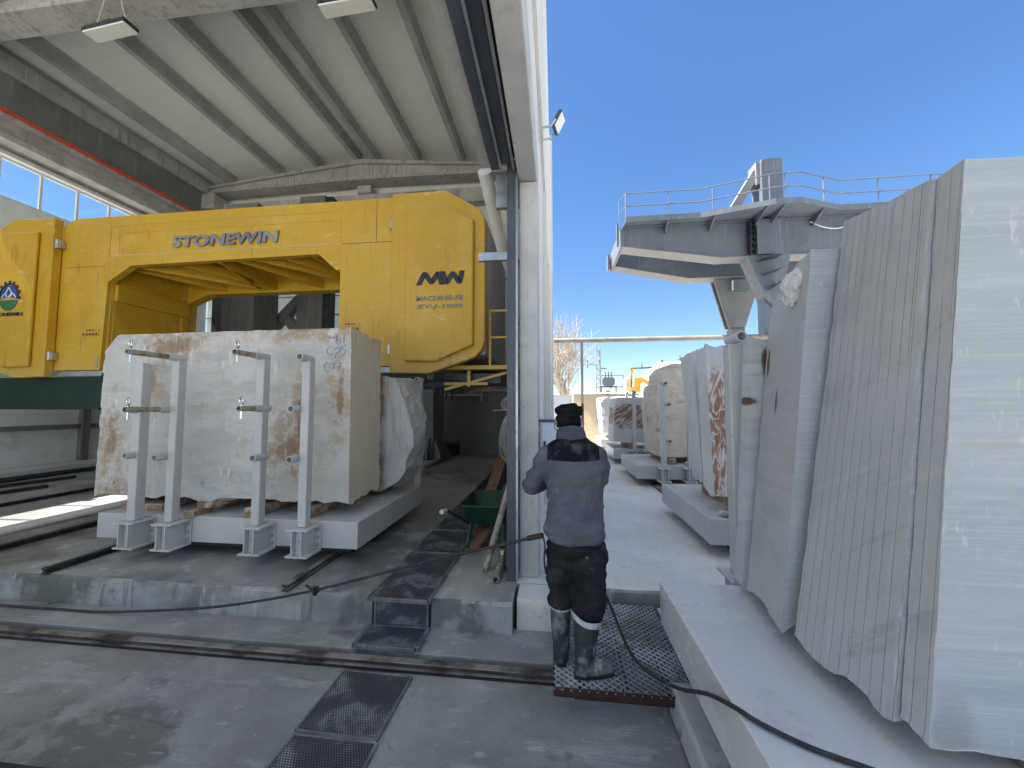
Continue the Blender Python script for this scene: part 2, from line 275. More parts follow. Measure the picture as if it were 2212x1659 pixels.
M['m_rustface'] = mat('white_marble_rust_holes', (.46, .475, .49), (.53, .54, .55), 1.2, st=(.6, 1, 3), rough=.55, bump=.15, layers=[
    dict(k='n', s=4, st=(.3, 1, 5), lo=.5, hi=.64, c=(.36, .38, .40), amt=.55),
    dict(k='blob', js=14, j=.9, a=.5, bb=.9, c=(.11, .05, .03), amt=.95, bump=-1, b=[(1.22, 2.5, 1.93, .10, .4, .035), (1.36, 2.5, 2.18, .05, .4, .13), (1.15, 2.5, 1.95, .045, .4, .09)])])
M['m_sawfar'] = mat('grey_marble_sawn_holes', (.40, .41, .41), (.48, .49, .49), .8, rough=.5, bump=.12, bscale=40, bdist=.004, layers=[
    dict(k='n', s=1.8, st=(.4, .55, 1.2), dist=.6, lo=.52, hi=.70, c=(.29, .30, .30), amt=.6),
    dict(k='n', s=2.5, st=(1, 1, 7), lo=.5, hi=.60, c=(.50, .50, .49), amt=.5, dist=.3),
    dict(k='l', ax=1, p=.0305, w=.04, wob=.004, ws=.8, c=(.16, .17, .175), amt=.6, bump=-.5, mask=(2.4, .34, .5)),
    dict(k='blob', js=16, j=.8, a=.5, bb=.9, c=(.10, .045, .03), amt=.95, b=[(1.32, 2.47, 2.16, .3, .03, .12), (1.30, 2.30, 1.93, .3, .02, .10)])])
M['bellows'] = mat('ribbed_bellows', (.10, .10, .105), (.14, .14, .145), 3, rough=.7, layers=[dict(k='l', ax=2, p=.075, w=.3, c=(.03, .03, .03), amt=.8)])
M['glass'] = None
def glass():
    N = NT('window_glass'); tr = N.n('ShaderNodeBsdfTransparent'); gl = N.n('ShaderNodeBsdfGlossy'); mx = N.n('ShaderNodeMixShader')
    tr.inputs[0].default_value = (.92, .95, .96, 1); gl.inputs['Roughness'].default_value = .03; mx.inputs[0].default_value = .08
    N.l(tr.outputs[0], mx.inputs[1]); N.l(gl.outputs[0], mx.inputs[2]); N.l(mx.outputs[0], N.out.inputs[0]); return N.m
M['glass'] = glass()
def fill_panel():  # translucent sheet, added to glow with daylight from outside
    N = NT('daylight_fill_panel'); d = N.n('ShaderNodeBsdfDiffuse'); t = N.n('ShaderNodeBsdfTranslucent'); mx = N.n('ShaderNodeMixShader')
    d.inputs[0].default_value = (.7, .72, .7, 1); t.inputs[0].default_value = (.75, .78, .75, 1); mx.inputs[0].default_value = .5
    N.l(d.outputs[0], mx.inputs[1]); N.l(t.outputs[0], mx.inputs[2]); N.l(mx.outputs[0], N.out.inputs[0]); return N.m
M['fill_panel'] = fill_panel()
M['diffuser'] = mat('lamp_diffuser', (.74, .80, .76), (.80, .84, .82), 2, rough=.3)
M['grate'] = mat('perforated_plate', (.11, .12, .135), (.17, .18, .20), 3, rough=.5, metal=.4, coord='obj', layers=[
    dict(k='n', s=2.6, d=9, lo=.49, hi=.60, c=(.46, .48, .51), amt=.75, rough=.6),
    dict(k='n', s=1.6, lo=.55, hi=.64, c=(.05, .05, .05), amt=.6),
    dict(k='h', p=.016, r=.0052, c=(.006, .006, .008), amt=1, bump=-1.0, metal=0)], bdist=.004)
M['grateframe'] = mat('grate_frame_steel', (.13, .145, .165), (.22, .24, .26), 5, rough=.5, metal=.4, layers=[dict(k='n', s=7, lo=.55, hi=.66, c=(.40, .41, .42), amt=.6)])
M['expanded'] = mat('rusty_expanded_metal', (.17, .17, .18), (.26, .265, .28), 6, rough=.6, metal=.3, layers=[dict(k='n', s=2.5, lo=.45, hi=.6, c=(.50, .52, .55), amt=.75), dict(k='n', s=3, lo=.57, hi=.64, c=(.13, .05, .035), amt=.7)])
M['brownwall'] = mat('rendered_wall', (.50, .42, .30), (.58, .49, .36), 1.2, rough=.95, bump=1.0, bscale=7, bdist=.03, layers=[dict(k='n', s=3.5, lo=.5, hi=.66, c=(.40, .33, .23), amt=.5)])
M['tin'] = mat('corrugated_tin', (.55, .52, .47), (.65, .62, .57), 3, rough=.5, metal=.3, layers=[dict(k='l', ax=0, p=.12, w=.3, c=(.4, .38, .34), amt=.6)])
M['housewhite'] = mat('white_roof_sheet', (.80, .79, .76), (.84, .83, .80), 2, rough=.7)
M['bark'] = mat('bare_bark', (.34, .30, .25), (.44, .39, .33), 6, rough=.9)
M['exc'] = mat('excavator_yellow', (.66, .33, .03), (.74, .40, .05), 3, rough=.5)
M['pipewhite'] = mat('white_pipe', (.62, .62, .59), (.70, .70, .67), 3, rough=.5)
M['gatepipe'] = mat('gate_pipe_paint', (.22, .20, .18), (.29, .27, .25), 1.5, rough=.5, layers=[dict(k='n', s=2, lo=.55, hi=.65, c=(.15, .12, .10), amt=.6)])
M['boxpaint'] = mat('control_box_enamel', (.50, .57, .63), (.55, .62, .68), 2, rough=.4)
M['boxlid'] = mat('control_box_lid_blue', (.03, .04, .16), None, rough=.4)
M['wire'] = mat('steel_wire', (.42, .42, .40), (.58, .58, .55), 12, rough=.45)
M['whitebar'] = mat('pale_window_frame', (.72, .70, .68), None, rough=.5)
M['chalk'] = mat('blue_marker', (.30, .34, .46), None, rough=.9)
# clothing
M['fleece'] = mat('charcoal_blue_fleece', (.075, .08, .10), (.11, .115, .14), 4, rough=.95, coord='obj', bump=.5, bscale=55, bdist=.006, spec=.1, layers=[
    dict(k='n', s=5, st=(1, 1, .6), lo=.5, hi=.68, c=(.14, .15, .18), amt=.5),
    dict(k='z', lo=1.345, hi=1.352, wob=.02, ws=4, c=(.010, .010, .014), amt=1),
    dict(k='z', ax=0, lo=-.168, hi=-.174, wob=.02, ws=9, c=(.09, .095, .12), amt=1),
    dict(k='z', ax=0, lo=.165, hi=.171, wob=.02, ws=9, c=(.09, .095, .12), amt=1),
    dict(k='n', s=3.2, d=9, st=(1, 1, .7), lo=.50, hi=.66, c=(.20, .21, .23), amt=.45), dict(k='n', s=7, lo=.58, hi=.7, c=(.24, .25, .27), amt=.4), dict(k='l', ax=0, p=4, w=.0009, off=-98.0, c=(.03, .03, .04), amt=.0)])
M['fleececollar'] = mat('charcoal_collar_fleece', (.06, .066, .09), (.085, .092, .12), 6, rough=.95, coord='obj', bump=.5, bscale=60, bdist=.004, spec=.1, layers=[dict(k='n', s=9, lo=.52, hi=.68, c=(.14, .15, .18), amt=.5)])
M['trouser'] = mat('black_work_cloth', (.012, .013, .015), (.025, .026, .029), 5, rough=.9, coord='obj', bump=.4, bscale=40, bdist=.006, spec=.15, layers=[
    dict(k='n', s=3.5, lo=.52, hi=.68, c=(.06, .065, .065), amt=.6), dict(k='n', s=14, st=(1, 1, .7), lo=.63, hi=.69, c=(.24, .25, .25), amt=.7)])
M['boot'] = mat('muddy_green_rubber_boot', (.028, .04, .04), (.05, .066, .066), 6, rough=.5, coord='obj', bump=.2, layers=[
    dict(k='n', s=6, lo=.48, hi=.64, c=(.22, .235, .235), amt=.85, rough=.85), dict(k='n', s=10, st=(1, 1, .3), lo=.6, hi=.66, c=(.5, .52, .52), amt=.6), dict(k='z', lo=.035, hi=.02, c=(.012, .014, .014), amt=.9)])
M['reflect'] = mat('reflective_band', (.36, .38, .40), (.50, .51, .53), 12, rough=.35, coord='obj')
M['hat'] = mat('black_knit', (.008, .008, .011), (.016, .016, .02), 9, rough=.95, coord='obj', bump=.8, bscale=70, bdist=.006, spec=.1)
M['skin'] = mat('skin', (.36, .20, .14), (.42, .24, .17), 8, rough=.5, coord='obj')
M['hair'] = mat('dark_hair', (.012, .01, .008), (.02, .017, .014), 30, rough=.6, coord='obj')

# ------------------------------------------------------------------ mesh helpers
ORG = {}
class MB:
    def __init__(s): s.bm = bmesh.new()
    def face(s, pts):
        return s.bm.faces.new([s.bm.verts.new(p) for p in pts])
    def hexa(s, p, mi=0):  # 8 points: bottom 4 ccw, top 4
        v = [s.bm.verts.new(q) for q in p]; fs = []
        for f in ((3, 2, 1, 0), (4, 5, 6, 7), (0, 1, 5, 4), (1, 2, 6, 5), (2, 3, 7, 6), (3, 0, 4, 7)):
            fs.append(s.bm.faces.new([v[i] for i in f]))
        return fs
    def box(s, x0, x1, y0, y1, z0, z1, m=None):
        p = [Vector(q) for q in ((x0, y0, z0), (x1, y0, z0), (x1, y1, z0), (x0, y1, z0), (x0, y0, z1), (x1, y0, z1), (x1, y1, z1), (x0, y1, z1))]
        if m: p = [m @ q for q in p]
        return s.hexa(p)
    def frame(s, d):
        d = Vector(d).normalized(); a = Vector((0, 0, 1)) if abs(d.z) < .95 else Vector((1, 0, 0))
        x = d.cross(a).normalized(); return x, d.cross(x).normalized()
    def tube(s, pts, r, n=10, caps=True, sq=1.0, phase=0.0):
        pts = [Vector(p) for p in pts]; rs = r if isinstance(r, (list, tuple)) else [r] * len(pts)
        rings = []; x = None
        for i, p in enumerate(pts):
            d = (pts[min(i + 1, len(pts) - 1)] - pts[max(i - 1, 0)])
            if x is None: x, y = s.frame(d)
            else:
                d = d.normalized(); x = (x - d * x.dot(d)).normalized(); y = d.cross(x)
            rings.append([s.bm.verts.new(p + (x * math.cos(phase + 2 * math.pi * k / n) + y * sq * math.sin(phase + 2 * math.pi * k / n)) * rs[i]) for k in range(n)])
        s.skin(rings, caps); return s
    def skin(s, rings, caps=True):
        n = len(rings[0])
        for a, b in zip(rings, rings[1:]):
            for k in range(n): s.bm.faces.new([a[k], a[(k + 1) % n], b[(k + 1) % n], b[k]])
        if caps:
            s.bm.faces.new(rings[0][::-1]); s.bm.faces.new(rings[-1])
    def loft(s, rings, caps=True):
        s.skin([[s.bm.verts.new(p) for p in r] for r in rings], caps); return s
    def bar(s, a, b, w, h=None, up=(0, 0, 1)):
        a, b = Vector(a), Vector(b); d = (b - a).normalized(); u = Vector(up)
        x = d.cross(u)
        if x.length < 1e-4: x = d.cross(Vector((0, 1, 0)))
        x.normalize(); u = x.cross(d).normalized(); h = h or w
        x = x * w / 2; u = u * h / 2
        s.hexa([a - x - u, a + x - u, b + x - u, b - x - u, a - x + u, a + x + u, b + x + u, b - x + u]); return s
    def pipe(s, a, b, ro, ri, n=16):
        a, b = Vector(a), Vector(b); x, y = s.frame(b - a)
        def ring(p, r): return [s.bm.verts.new(p + (x * math.cos(2 * math.pi * k / n) + y * math.sin(2 * math.pi * k / n)) * r) for k in range(n)]
        r = [ring(a, ro), ring(b, ro), ring(b, ri), ring(a, ri)]
        s.skin(r + [], False)
        for k in range(n): s.bm.faces.new([r[3][k], r[3][(k + 1) % n], r[0][(k + 1) % n], r[0][k]])
        return s
    def prism(s, pts, ax, a, b):
        def P(u, v, w): return {'x': (w, u, v), 'y': (u, w, v), 'z': (u, v, w)}[ax]
        A = [s.bm.verts.new(P(u, v, a)) for u, v in pts]; B = [s.bm.verts.new(P(u, v, b)) for u, v in pts]
        n = len(pts)
        s.bm.faces.new(A[::-1]); s.bm.faces.new(B)
        for k in range(n): s.bm.faces.new([A[k], A[(k + 1) % n], B[(k + 1) % n], B[k]])
        return s
    def torus(s, c, R_, r, ax=(0, 1, 0), n=16, m=7):
        x, y = s.frame(ax); c = Vector(c); z = Vector(ax).normalized(); rings = []
        for i in range(n):
            a = 2 * math.pi * i / n; d = x * math.cos(a) + y * math.sin(a)
            rings.append([s.bm.verts.new(c + d * (R_ + r * math.cos(2 * math.pi * k / m)) + z * r * math.sin(2 * math.pi * k / m)) for k in range(m)])
        for i in range(n):
            A, B = rings[i], rings[(i + 1) % n]
            for k in range(m): s.bm.faces.new([A[k], A[(k + 1) % m], B[(k + 1) % m], B[k]])
        return s
    def jitter(s, amp, sc=4.0, seed=0.0, sel=None):
        for v in s.bm.verts:
            if sel is None or sel(v.co): v.co += noise.noise_vector(v.co * sc + Vector((seed, seed * 2, 0))) * amp
        return s
    def done(s, name, material, parent=None, smooth=False, bevel=0.0, seg=2, tri=False):
        bmesh.ops.recalc_face_normals(s.bm, faces=s.bm.faces)
        if parent is not None:
            q = parent
            while q.parent: q = q.parent
            o_ = ORG.get(q.name, Vector((0, 0, 0)))
            for v in s.bm.verts: v.co -= o_
        if smooth:
            for f in s.bm.faces: f.smooth = True
        me = bpy.data.meshes.new(name); s.bm.to_mesh(me); s.bm.free()
        for m in (material if isinstance(material, list) else [material]): me.materials.append(M[m] if isinstance(m, str) else m)
        o = bpy.data.objects.new(name, me); COL.objects.link(o)
        if parent is not None: o.parent = parent
        if bevel:
            b = o.modifiers.new('bevel', 'BEVEL'); b.width = bevel; b.segments = seg; b.limit_method = 'ANGLE'; b.angle_limit = R(40); b.harden_normals = False
        if smooth == 'auto':
            me.set_sharp_from_angle(angle=R(40))
        return o

def T(name, label, cat, loc=(0, 0, 0), group=None):
    o = bpy.data.objects.new(name, None); COL.objects.link(o); o.location = loc; o.empty_display_size = .2
    o['label'] = label; o['category'] = cat
    if group: o['group'] = group
    ORG[o.name] = Vector(loc); return o
def tag(o, label, cat, group=None, at=None):
    o['label'] = label; o['category'] = cat
    if group: o['group'] = group
    if at is not None:
        at = Vector(at); o.data.transform(Matrix.Translation(-at)); o.location = at
    return o
def struct(o): o['kind'] = 'structure'; return o
def dup(root, loc, label, group=None):
    r = root.copy(); COL.objects.link(r); r.location = loc; r['label'] = label
    if group: r['group'] = group
    for ch in list(root.children):
        c = ch.copy(); COL.objects.link(c); c.parent = r
        for g in list(ch.children):
            d = g.copy(); COL.objects.link(d); d.parent = c
    return r
def evalmesh(o):
    dg = bpy.context.evaluated_depsgraph_get(); dg.update()
    return bpy.data.meshes.new_from_object(o.evaluated_get(dg), depsgraph=dg)
def text(name, body, h, material, parent, loc, width=None, extrude=.01, shear=0.0, bold=.0, yaw=0.0):
    cu = bpy.data.curves.new('t', 'FONT'); cu.body = body; cu.size = 1; cu.extrude = extrude; cu.shear = shear; cu.offset = bold
    cu.align_x = 'LEFT'; cu.resolution_u = 4
    t = bpy.data.objects.new('t', cu); COL.objects.link(t)
    me = evalmesh(t); COL.objects.unlink(t); bpy.data.objects.remove(t)
    xs = [v.co.x for v in me.vertices]; ys = [v.co.y for v in me.vertices]
    sy = h / (max(ys) - min(ys)); sx = (width / (max(xs) - min(xs))) if width else sy
    x0, y0 = min(xs), min(ys)
    q = parent
    while q.parent: q = q.parent
    off = Vector(loc) - ORG.get(q.name, Vector())
    for v in me.vertices:
        v.co = Vector(((v.co.x - x0) * sx, -v.co.z, (v.co.y - y0) * sy)) + off
    me.materials.clear(); me.materials.append(M[material]); me.name = name
    o = bpy.data.objects.new(name, me); COL.objects.link(o); o.parent = parent; return o
def stone(name, bot, top, material, label, cat, group=None, cuts=14, amp=.012, edge=.05, rough=(), seed=1.0, chip=None, facemats=None, parent=None):
    """block from 4 bottom and 4 top corners (ccw); faces listed in rough (0 bottom 1 top 2.. sides) get a broken surface"""
    b = MB(); lay = b.bm.faces.layers.int.new('fi')
    fs = b.hexa(list(map(Vector, bot)) + list(map(Vector, top)))
    for i, f in enumerate(fs): f.material_index = (facemats or {}).get(i, 0)
    for i, f in enumerate(fs): f[lay] = i
    bmesh.ops.recalc_face_normals(b.bm, faces=b.bm.faces)
    bmesh.ops.subdivide_edges(b.bm, edges=b.bm.edges[:], cuts=cuts, use_grid_fill=True)
    b.bm.normal_update()
    for v in b.bm.verts:
        ids = {f[lay] for f in v.link_faces}; p = v.co + Vector((seed * 3.1, seed, -seed))
        d = Vector()
        for i in ids:
            nrm = sum((f.normal for f in v.link_faces if f[lay] == i), Vector()).normalized()
            a = edge if i in rough else amp * .35
            d += nrm * (noise.fractal(p * 5.0, 1.0, 2.0, 5) * a - (a * .4 if i in rough else 0))
        if len(ids) > 1:   # chipped edges
            c = noise.noise(p * 9.0)
            d += -v.normal * max(0, c) * (chip or amp * 2.2) + -v.normal * (chip or 0) * max(0, noise.noise(p * 31.0) - .2)
        v.co += d
    bm2 = b
    mats = material if isinstance(material, list) else [material]
    o = bm2.done(name, mats, parent, smooth=False)
    if parent is None:
        c = (Vector(bot[0]) + Vector(bot[2])) / 2; tag(o, label, cat, group, c)
    return o

# ------------------------------------------------------------------ ground and floors
b = MB(); b.face([(-400, -400, -.03), (400, -400, -.03), (400, 600, -.03), (-400, 600, -.03)])
struct(b.done('ground', 'ground'))
b = MB(); b.box(-13.2, 12, -9, 3.3, -.02, 0.0); struct(b.done('rail_pit_floor', 'lane'))
# strip of concrete between rail and hall floor, slightly higher
b = MB(); b.box(-13.2, -.02, 2.80, 3.2, .001, .055); b.jitter(.004, 3); struct(b.done('rail_bed', 'lane', bevel=.01))
b = MB(); b.box(-13.2, -.02, 2.66, 2.799, .001, .012); struct(b.done('rail_groove', 'blacksteel'))
def edge_slab(x0, x1, yf, yb, z0, z1, nx, seed):
    b = MB(); prof = [(yf, z0), (yf - .004, z0 + .1), (yf, z0 + .2), (yf + .002, z1 - .025), (yf + .022, z1 - .003), (yf + .12, z1), (yf + .6, z1), (yb, z1), (yb, z0)]
    rings = []
    for i in range(nx + 1):
        x = x0 + (x1 - x0) * i / nx; r = []
        for j, (y, z) in enumerate(prof):
            a = .016 if j in (3, 4) else (.009 if j in (1, 2) else (.006 if j == 5 else 0))
            q = noise.noise_vector(Vector((x * 3.5, j * .7 + seed, 3))) + .5 * noise.noise_vector(Vector((x * 13, j + seed, 5)))
            r.append((x, y + q.y * a, z + (q.z * a * .6 if j in (3, 4, 5) else 0)))
        rings.append(r)
    b.loft(rings, True)
    bmesh.ops.recalc_face_normals(b.bm, faces=b.bm.faces)
    for f in b.bm.faces: f.material_index = 1 if f.normal.y < -.6 else 0
    return b
struct(edge_slab(-13.2, -1.555, 3.10, 12.6, 0, .30, 160, 1).done('hall_floor', ['hallfloor', 'step'], smooth='auto'))
struct(edge_slab(-1.035, -.36, 3.10, 12.6, 0, .30, 24, 9).done('hall_floor', ['hallfloor', 'step'], smooth='auto'))
b = MB(); b.box(-1.555, -1.035, 3.13, 12.6, 0, .275); struct(b.done('drain_channel', 'blacksteel'))
struct(edge_slab(-.33, .29, 3.18, 3.44, 0, .296, 14, 4).done('wall_kerb', ['yard', 'step'], smooth='auto'))
b = edge_slab(-.36, 14, 3.44, 16.2, 0, .30, 90, 6); struct(b.done('yard', ['yard', 'step'], smooth='auto'))
b = MB(); b.box(-7.08, -6.78, 3.3, 12.4, .296, .36); b.jitter(.008, 2); struct(b.done('concrete_plinth', 'yard', bevel=.03))

# ------------------------------------------------------------------ rails
def rail(a, c, top, label, dark=False, cant=0, w=.07):
    a, c = Vector(a), Vector(c); d = (c - a).normalized(); x = Vector((d.y, -d.x, 0)); b = MB()
    prof = [(-w * .5, 0), (w * .5, 0), (w * .5, top * .25), (w * .2, top * .4), (w * .2, top * .6), (w * .5, top * .7), (w * .5, top * .95), (w * .42, top), (-w * .42, top), (-w * .5, top * .95), (-w * .5, top * .7), (-w * .2, top * .6), (-w * .2, top * .4), (-w * .5, top * .25)]
    n = 24; b.loft([[a + (c - a) * i / n + x * u + Vector((0, 0, v)) for u, v in prof] for i in range(n + 1)])
    o = b.done('rail', 'darkrail' if dark else 'rail')
    return tag(o, label, 'rail', None, a)
rail((-13.1, 2.70, .002), (-.0, 2.70, .002), .062, 'rusty rail with worn pale top crossing the pit floor in front of the concrete step', w=.062)
rail((-13.1, 1.68, .002), (9, 1.68, .002), .07, 'dark rail nearest the camera at the bottom left corner of the pit floor', dark=True)
rail((-2.33, 3.06, .302), (-2.33, 5.35, .302), .06, 'rusty rail stub under the right end of the loaded pallet cart', w=.06)
rail((-4.84, 3.10, .302), (-4.84, 12.2, .302), .06, 'dark rail stub under the left end of the loaded pallet cart', dark=True, w=.06)
rail((-6.15, 3.3, .302), (-6.15, 12.2, .302), .055, 'dark rail on the hall floor between the loaded cart and the low plinth', dark=True)
rail((-8.75, 3.3, .302), (-8.75, 12.2, .302), .055, 'dark rail on the hall floor just beyond the sunlit strip', dark=True)
rail((1.95, 3.6, .302), (1.95, 15.6, .302), .03, 'pale dusty rail running under the yard carts', w=.06)
for i, (x0, y0, x1, y1, w) in enumerate([(-10.2, 4.2, -9.9, 6.3, .07), (-10.9, 5.4, -10.6, 7.2, .06), (-11.3, 4.6, -11.5, 8.6, .08), (-11.8, 5.0, -11.6, 9.3, .06)]):
    b = MB(); b.bar((x0, y0, .335), (x1, y1, .335), w, .06)
    tag(b.done('steel_bar', 'darkrail'), ['shortest dark steel bar lying on the hall floor at far left', 'dark steel bar lying second nearest the left wall panels, behind the shortest one', 'long dark steel bar in the pile at far left, pointing towards the wall post', 'thin dark steel bar lying closest to the left hall wall'][i], 'steel bar', 'loose steel bars on the hall floor', (x0, y0, .3))

# ------------------------------------------------------------------ drain grates
def grate(label, c, sx, sy, rot=None, frame=.018, thick=.012):
    t = T('drain_grate', label, 'grate', c, 'perforated steel grates over the drain')
    if rot: t.rotation_euler = rot
    g = MB(); g.box(-sx / 2, sx / 2, -sy / 2, sy / 2, -thick, 0)
    o = g.done('perforated_plate', 'grate'); o.parent = t
    f = MB()
    for s_ in (-1, 1):
        f.box(s_ * sx / 2 - frame / 2, s_ * sx / 2 + frame / 2, -sy / 2, sy / 2, -.03, .006)
        f.box(-sx / 2 + frame / 2, sx / 2 - frame / 2, s_ * sy / 2 - frame / 2, s_ * sy / 2 + frame / 2, -.03, .005)
    o = f.done('frame', 'grateframe', bevel=.003); o.parent = t
    return t
grate('perforated grate standing upright in the face of the concrete step', (-1.30, 3.112, .15), .46, .235, (R(90), 0, 0), .02)
grate('small pale grate lying between the step and the rail', (-1.30, 2.955, .072), .50, .29, (R(-3), 0, R(1)), .035)
grate('dark grate with white smears in front of the rail', (-1.265, 2.375, .012), .50, .50, (0, 0, R(-1)))
grate('grate nearest the camera at the bottom edge of the picture', (-1.255, 1.83, .012), .50, .55, (0, 0, R(.5)))
for i, (y0, y1) in enumerate([(3.03, 3.99), (4.01, 4.72), (4.74, 5.6), (5.62, 6.6)]):
    grate(['grate at the edge of the step, half dried pale', 'second grate back from the step, wet and dark beside the wheelbarrow legs', 'third grate back from the step, left of the green wheelbarrow', 'farthest grate of the drain running into the hall'][i], (-1.295, (y0 + y1) / 2, .318), .52, y1 - y0)

# ------------------------------------------------------------------ hall building
hall = T('factory_hall', 'tall concrete stone cutting hall with white ribbed ceiling and open door bay', 'building', (-6.8, 4, 0))
XL, XR, XP = -13.2, -.35, -6.8
YN, YF = -1.6, 12.6
def zr(x): return 10.95 - .65 * abs(x - XP) / 6.4
# roof skin (thick sheets)
b = MB()
for x0, x1 in ((XL - .3, XP), (XP, XR + .16)):
    b.hexa([(x0, YN, zr(x0)), (x1, YN, zr(x1)), (x1, YF + .2, zr(x1)), (x0, YF + .2, zr(x0)), (x0, YN, zr(x0) + .12), (x1, YN, zr(x1) + .12), (x1, YF + .2, zr(x1) + .12), (x0, YF + .2, zr(x0) + .12)])
b.done('roof', 'ceil', hall)
for x in (-11.9, -9.96, -8.42, -6.95, -6.30, -4.72, -3.15, -1.55, -12.95):
    b = MB(); s_ = 1 if x < XP else -1
    pr = [(-.075, -.34), (.075, -.34), (.09, -.06), (.13, -.005), (-.13, -.005), (-.09, -.06)]
    b.prism([(x + u, zr(x) + v) for u, v in pr], 'y', YN, YF - .4); b.done('purlin', 'purlin', hall)
def rafter(y, name='rafter'):
    b = MB(); top = lambda x: zr(x) - .36
    for (wz0, wz1, th) in ((0, .16, .24), (.16, .80, .12), (.80, 1.0, .22)):
        for xa, xb in ((XL + .25, XP), (XP, XR)):
            def lo(x): return (9.72 + .12 * (1 - abs(x - XP) / 6.4)) if y > 8 else 9.66
            def zz(x, f): return lo(x) + (top(x) - lo(x)) * f
            b.hexa([(xa, y - th, zz(xa, wz0)), (xb, y - th, zz(xb, wz0)), (xb, y + th, zz(xb, wz0)), (xa, y + th, zz(xa, wz0)), (xa, y - th, zz(xa, wz1)), (xb, y - th, zz(xb, wz1)), (xb, y + th, zz(xb, wz1)), (xa, y + th, zz(xa, wz1))])
    return b.done('roof_beam', 'rafter', hall)
rafter(12.15); rafter(5.95)
# far wall, tie beam, column heads
b = MB(); b.box(XL, XR, YF - .02, YF + .18, 8.3, 10.9); b.box(-4.7, XR, YF - .02, YF + .18, 3.3, 8.3); fw = b.done('end_wall', 'wallpanel', hall)
b = MB(); b.box(XL, XR, YF - .02, YF + .18, .28, 3.3); b.done('end_wall', 'lowwall', hall)
b = MB(); b.box(XL, -4.702, YF, YF + .03, 3.302, 8.298); b.done('added_translucent_panel', 'fill_panel', hall)  # translucency made up so daylight brightens the wall behind the saw
b = MB()
for z in (3.9, 4.5, 5.2, 5.9, 6.6, 7.3): b.box(XL + .02, -4.71, YF - .05, YF - .002, z, z + .05)
for x in (-12, -10.5, -9, -7.5, -6): b.box(x, x + .06, YF + .031, YF + .08, 3.31, 8.29)
b.done('panel_rail', 'wallpanel', hall)
b = MB(); b.box(XL + .3, XR - .02, 12.2, 12.575, 8.95, 9.45); b.done('tie_beam', 'conc', hall)
b = MB(); b.box(-6.95, -6.45, 12.1, 12.57, 9.46, 9.72); b.done('beam_support', 'conc', hall)
b = MB(); b.box(-13.05, -12.3, 11.8, 12.3, 9.1, 9.66); b.done('corbel', 'conc', hall, bevel=.02)
b = MB(); b.box(XL + .02, -1.4, 12.40, 12.57, 7.2, 7.42); b.box(XL + .02, -1.4, 12.46, 12.57, 6.3, 6.36); b.done('wall_rail', 'galv', hall)
# left wall with window band
b = MB()
b.box(XL - .09, XL, YN, YF - .03, .28, 6.93); b.box(XL - .09, XL, YN, YF - .03, 7.92, 10.4)
b.box(XL - .09, XL, YN, 1.2, 6.93, 7.92); b.box(XL - .09, XL, 12.3, YF - .03, 6.93, 7.92)
b.done('side_wall', 'wallpanel', hall)
y = 1.2; k = 0
while y < 12.2:
    w = MB(); w.box(XL - .07, XL - .02, y + .0, y + .05, 6.93, 7.92); w.box(XL - .07, XL - .02, y + .05, y + .74, 6.93, 6.97); w.box(XL - .07, XL - .02, y + .05, y + .74, 7.88, 7.92)
    wo_ = w.done('window', 'whitebar', hall)
    g = MB(); g.box(XL - .05, XL - .04, y + .05, y + .74, 6.97, 7.88); g.done('pane', 'glass', wo_)
    y += .74
b = MB(); b.box(XL + .002, XL + .14, YN, 12.3, 7.925, 8.00); b.done('window_lintel', 'whitebar', hall)
b = MB(); b.box(XL + .002, XL + .5, YN, 12.3, 9.72, 10.14); b.done('eaves_beam', 'rafter', hall, bevel=.02)
b = MB(); b.box(XL + .002, XL + .40, YN, 12.3, 8.80, 9.71); b.done('girder_seat', 'greysteel', hall)  # darker grey than concrete: shade under the eaves beam put into its colour
b = MB(); b.box(XL + .002, XL + .44, YN, 12.2, 8.24, 8.55); b.box(XL + .002, XL + .62, YN, 12.2, 8.551, 8.70); b.box(XL + .002, XL + .56, YN, 12.2, 8.10, 8.239); b.done('crane_girder', 'conc', hall)
b = MB(); b.box(XL + .64, XL + .70, YN, 12.1, 8.66, 8.72)
for q in range(10): b.box(XL + .63, XL + .72, 1 + q * 1.15, 1.06 + q * 1.15, 8.64, 8.735)
b.done('conductor_rail', 'orange', hall)
b = MB()
for yy in (8.95, 5.2, 11.6): b.box(XL + .003, XL + .16, yy, yy + .16, .3, 6.9)
b.box(XL + .003, XL + .10, 3.3, 12.3, 1.28, 1.40); b.done('wall_post', 'greysteel', hall)
b = MB(); b.box(XL + .003, XL + .9, 3.3, 12.3, .298, .40); b.done('wall_ledge', 'yard', hall)
b = MB(); b.box(XL + .004, XL + .03, 9.4, 12.2, 1.42, 2.9); b.done('wall_hatch', 'white', hall)
# right wall beyond and above the door bay
b = MB()
b.box(-.335, -.19, 3.95, YF, .298, 10.9); b.box(-.335, -.19, YN, 3.95, 4.52, 10.9); b.done('door_wall', 'outwall', hall)
b = MB(); b.box(-.345, -.165, 3.58, 3.948, .298, 4.13); b.jitter(.003, 6); b.done('door_jamb', 'jamb', hall, bevel=.012)
b = MB(); n_b = 30
b.box(-.35, -.168, YN, 3.95, 4.14, 4.515); b.done('lintel', 'jamb', hall, bevel=.012)
b = MB(); b.box(-.188, -.150, YN, 12.6, 5.6, 10.95); b.box(-.188, -.135, 6.2, 6.9, .3, 5.59); b.box(-.188, -.135, 9.6, 10.3, .3, 5.59); b.box(-.188, -.06, 12.3, 12.75, .3, 10.95); b.done('cladding', 'outwall', hall)
b = MB(); b.tube([(-.145, 11.6, .35), (-.145, 11.6, 10.6)], .05, 10); b.done('downpipe', 'pipewhite', hall)
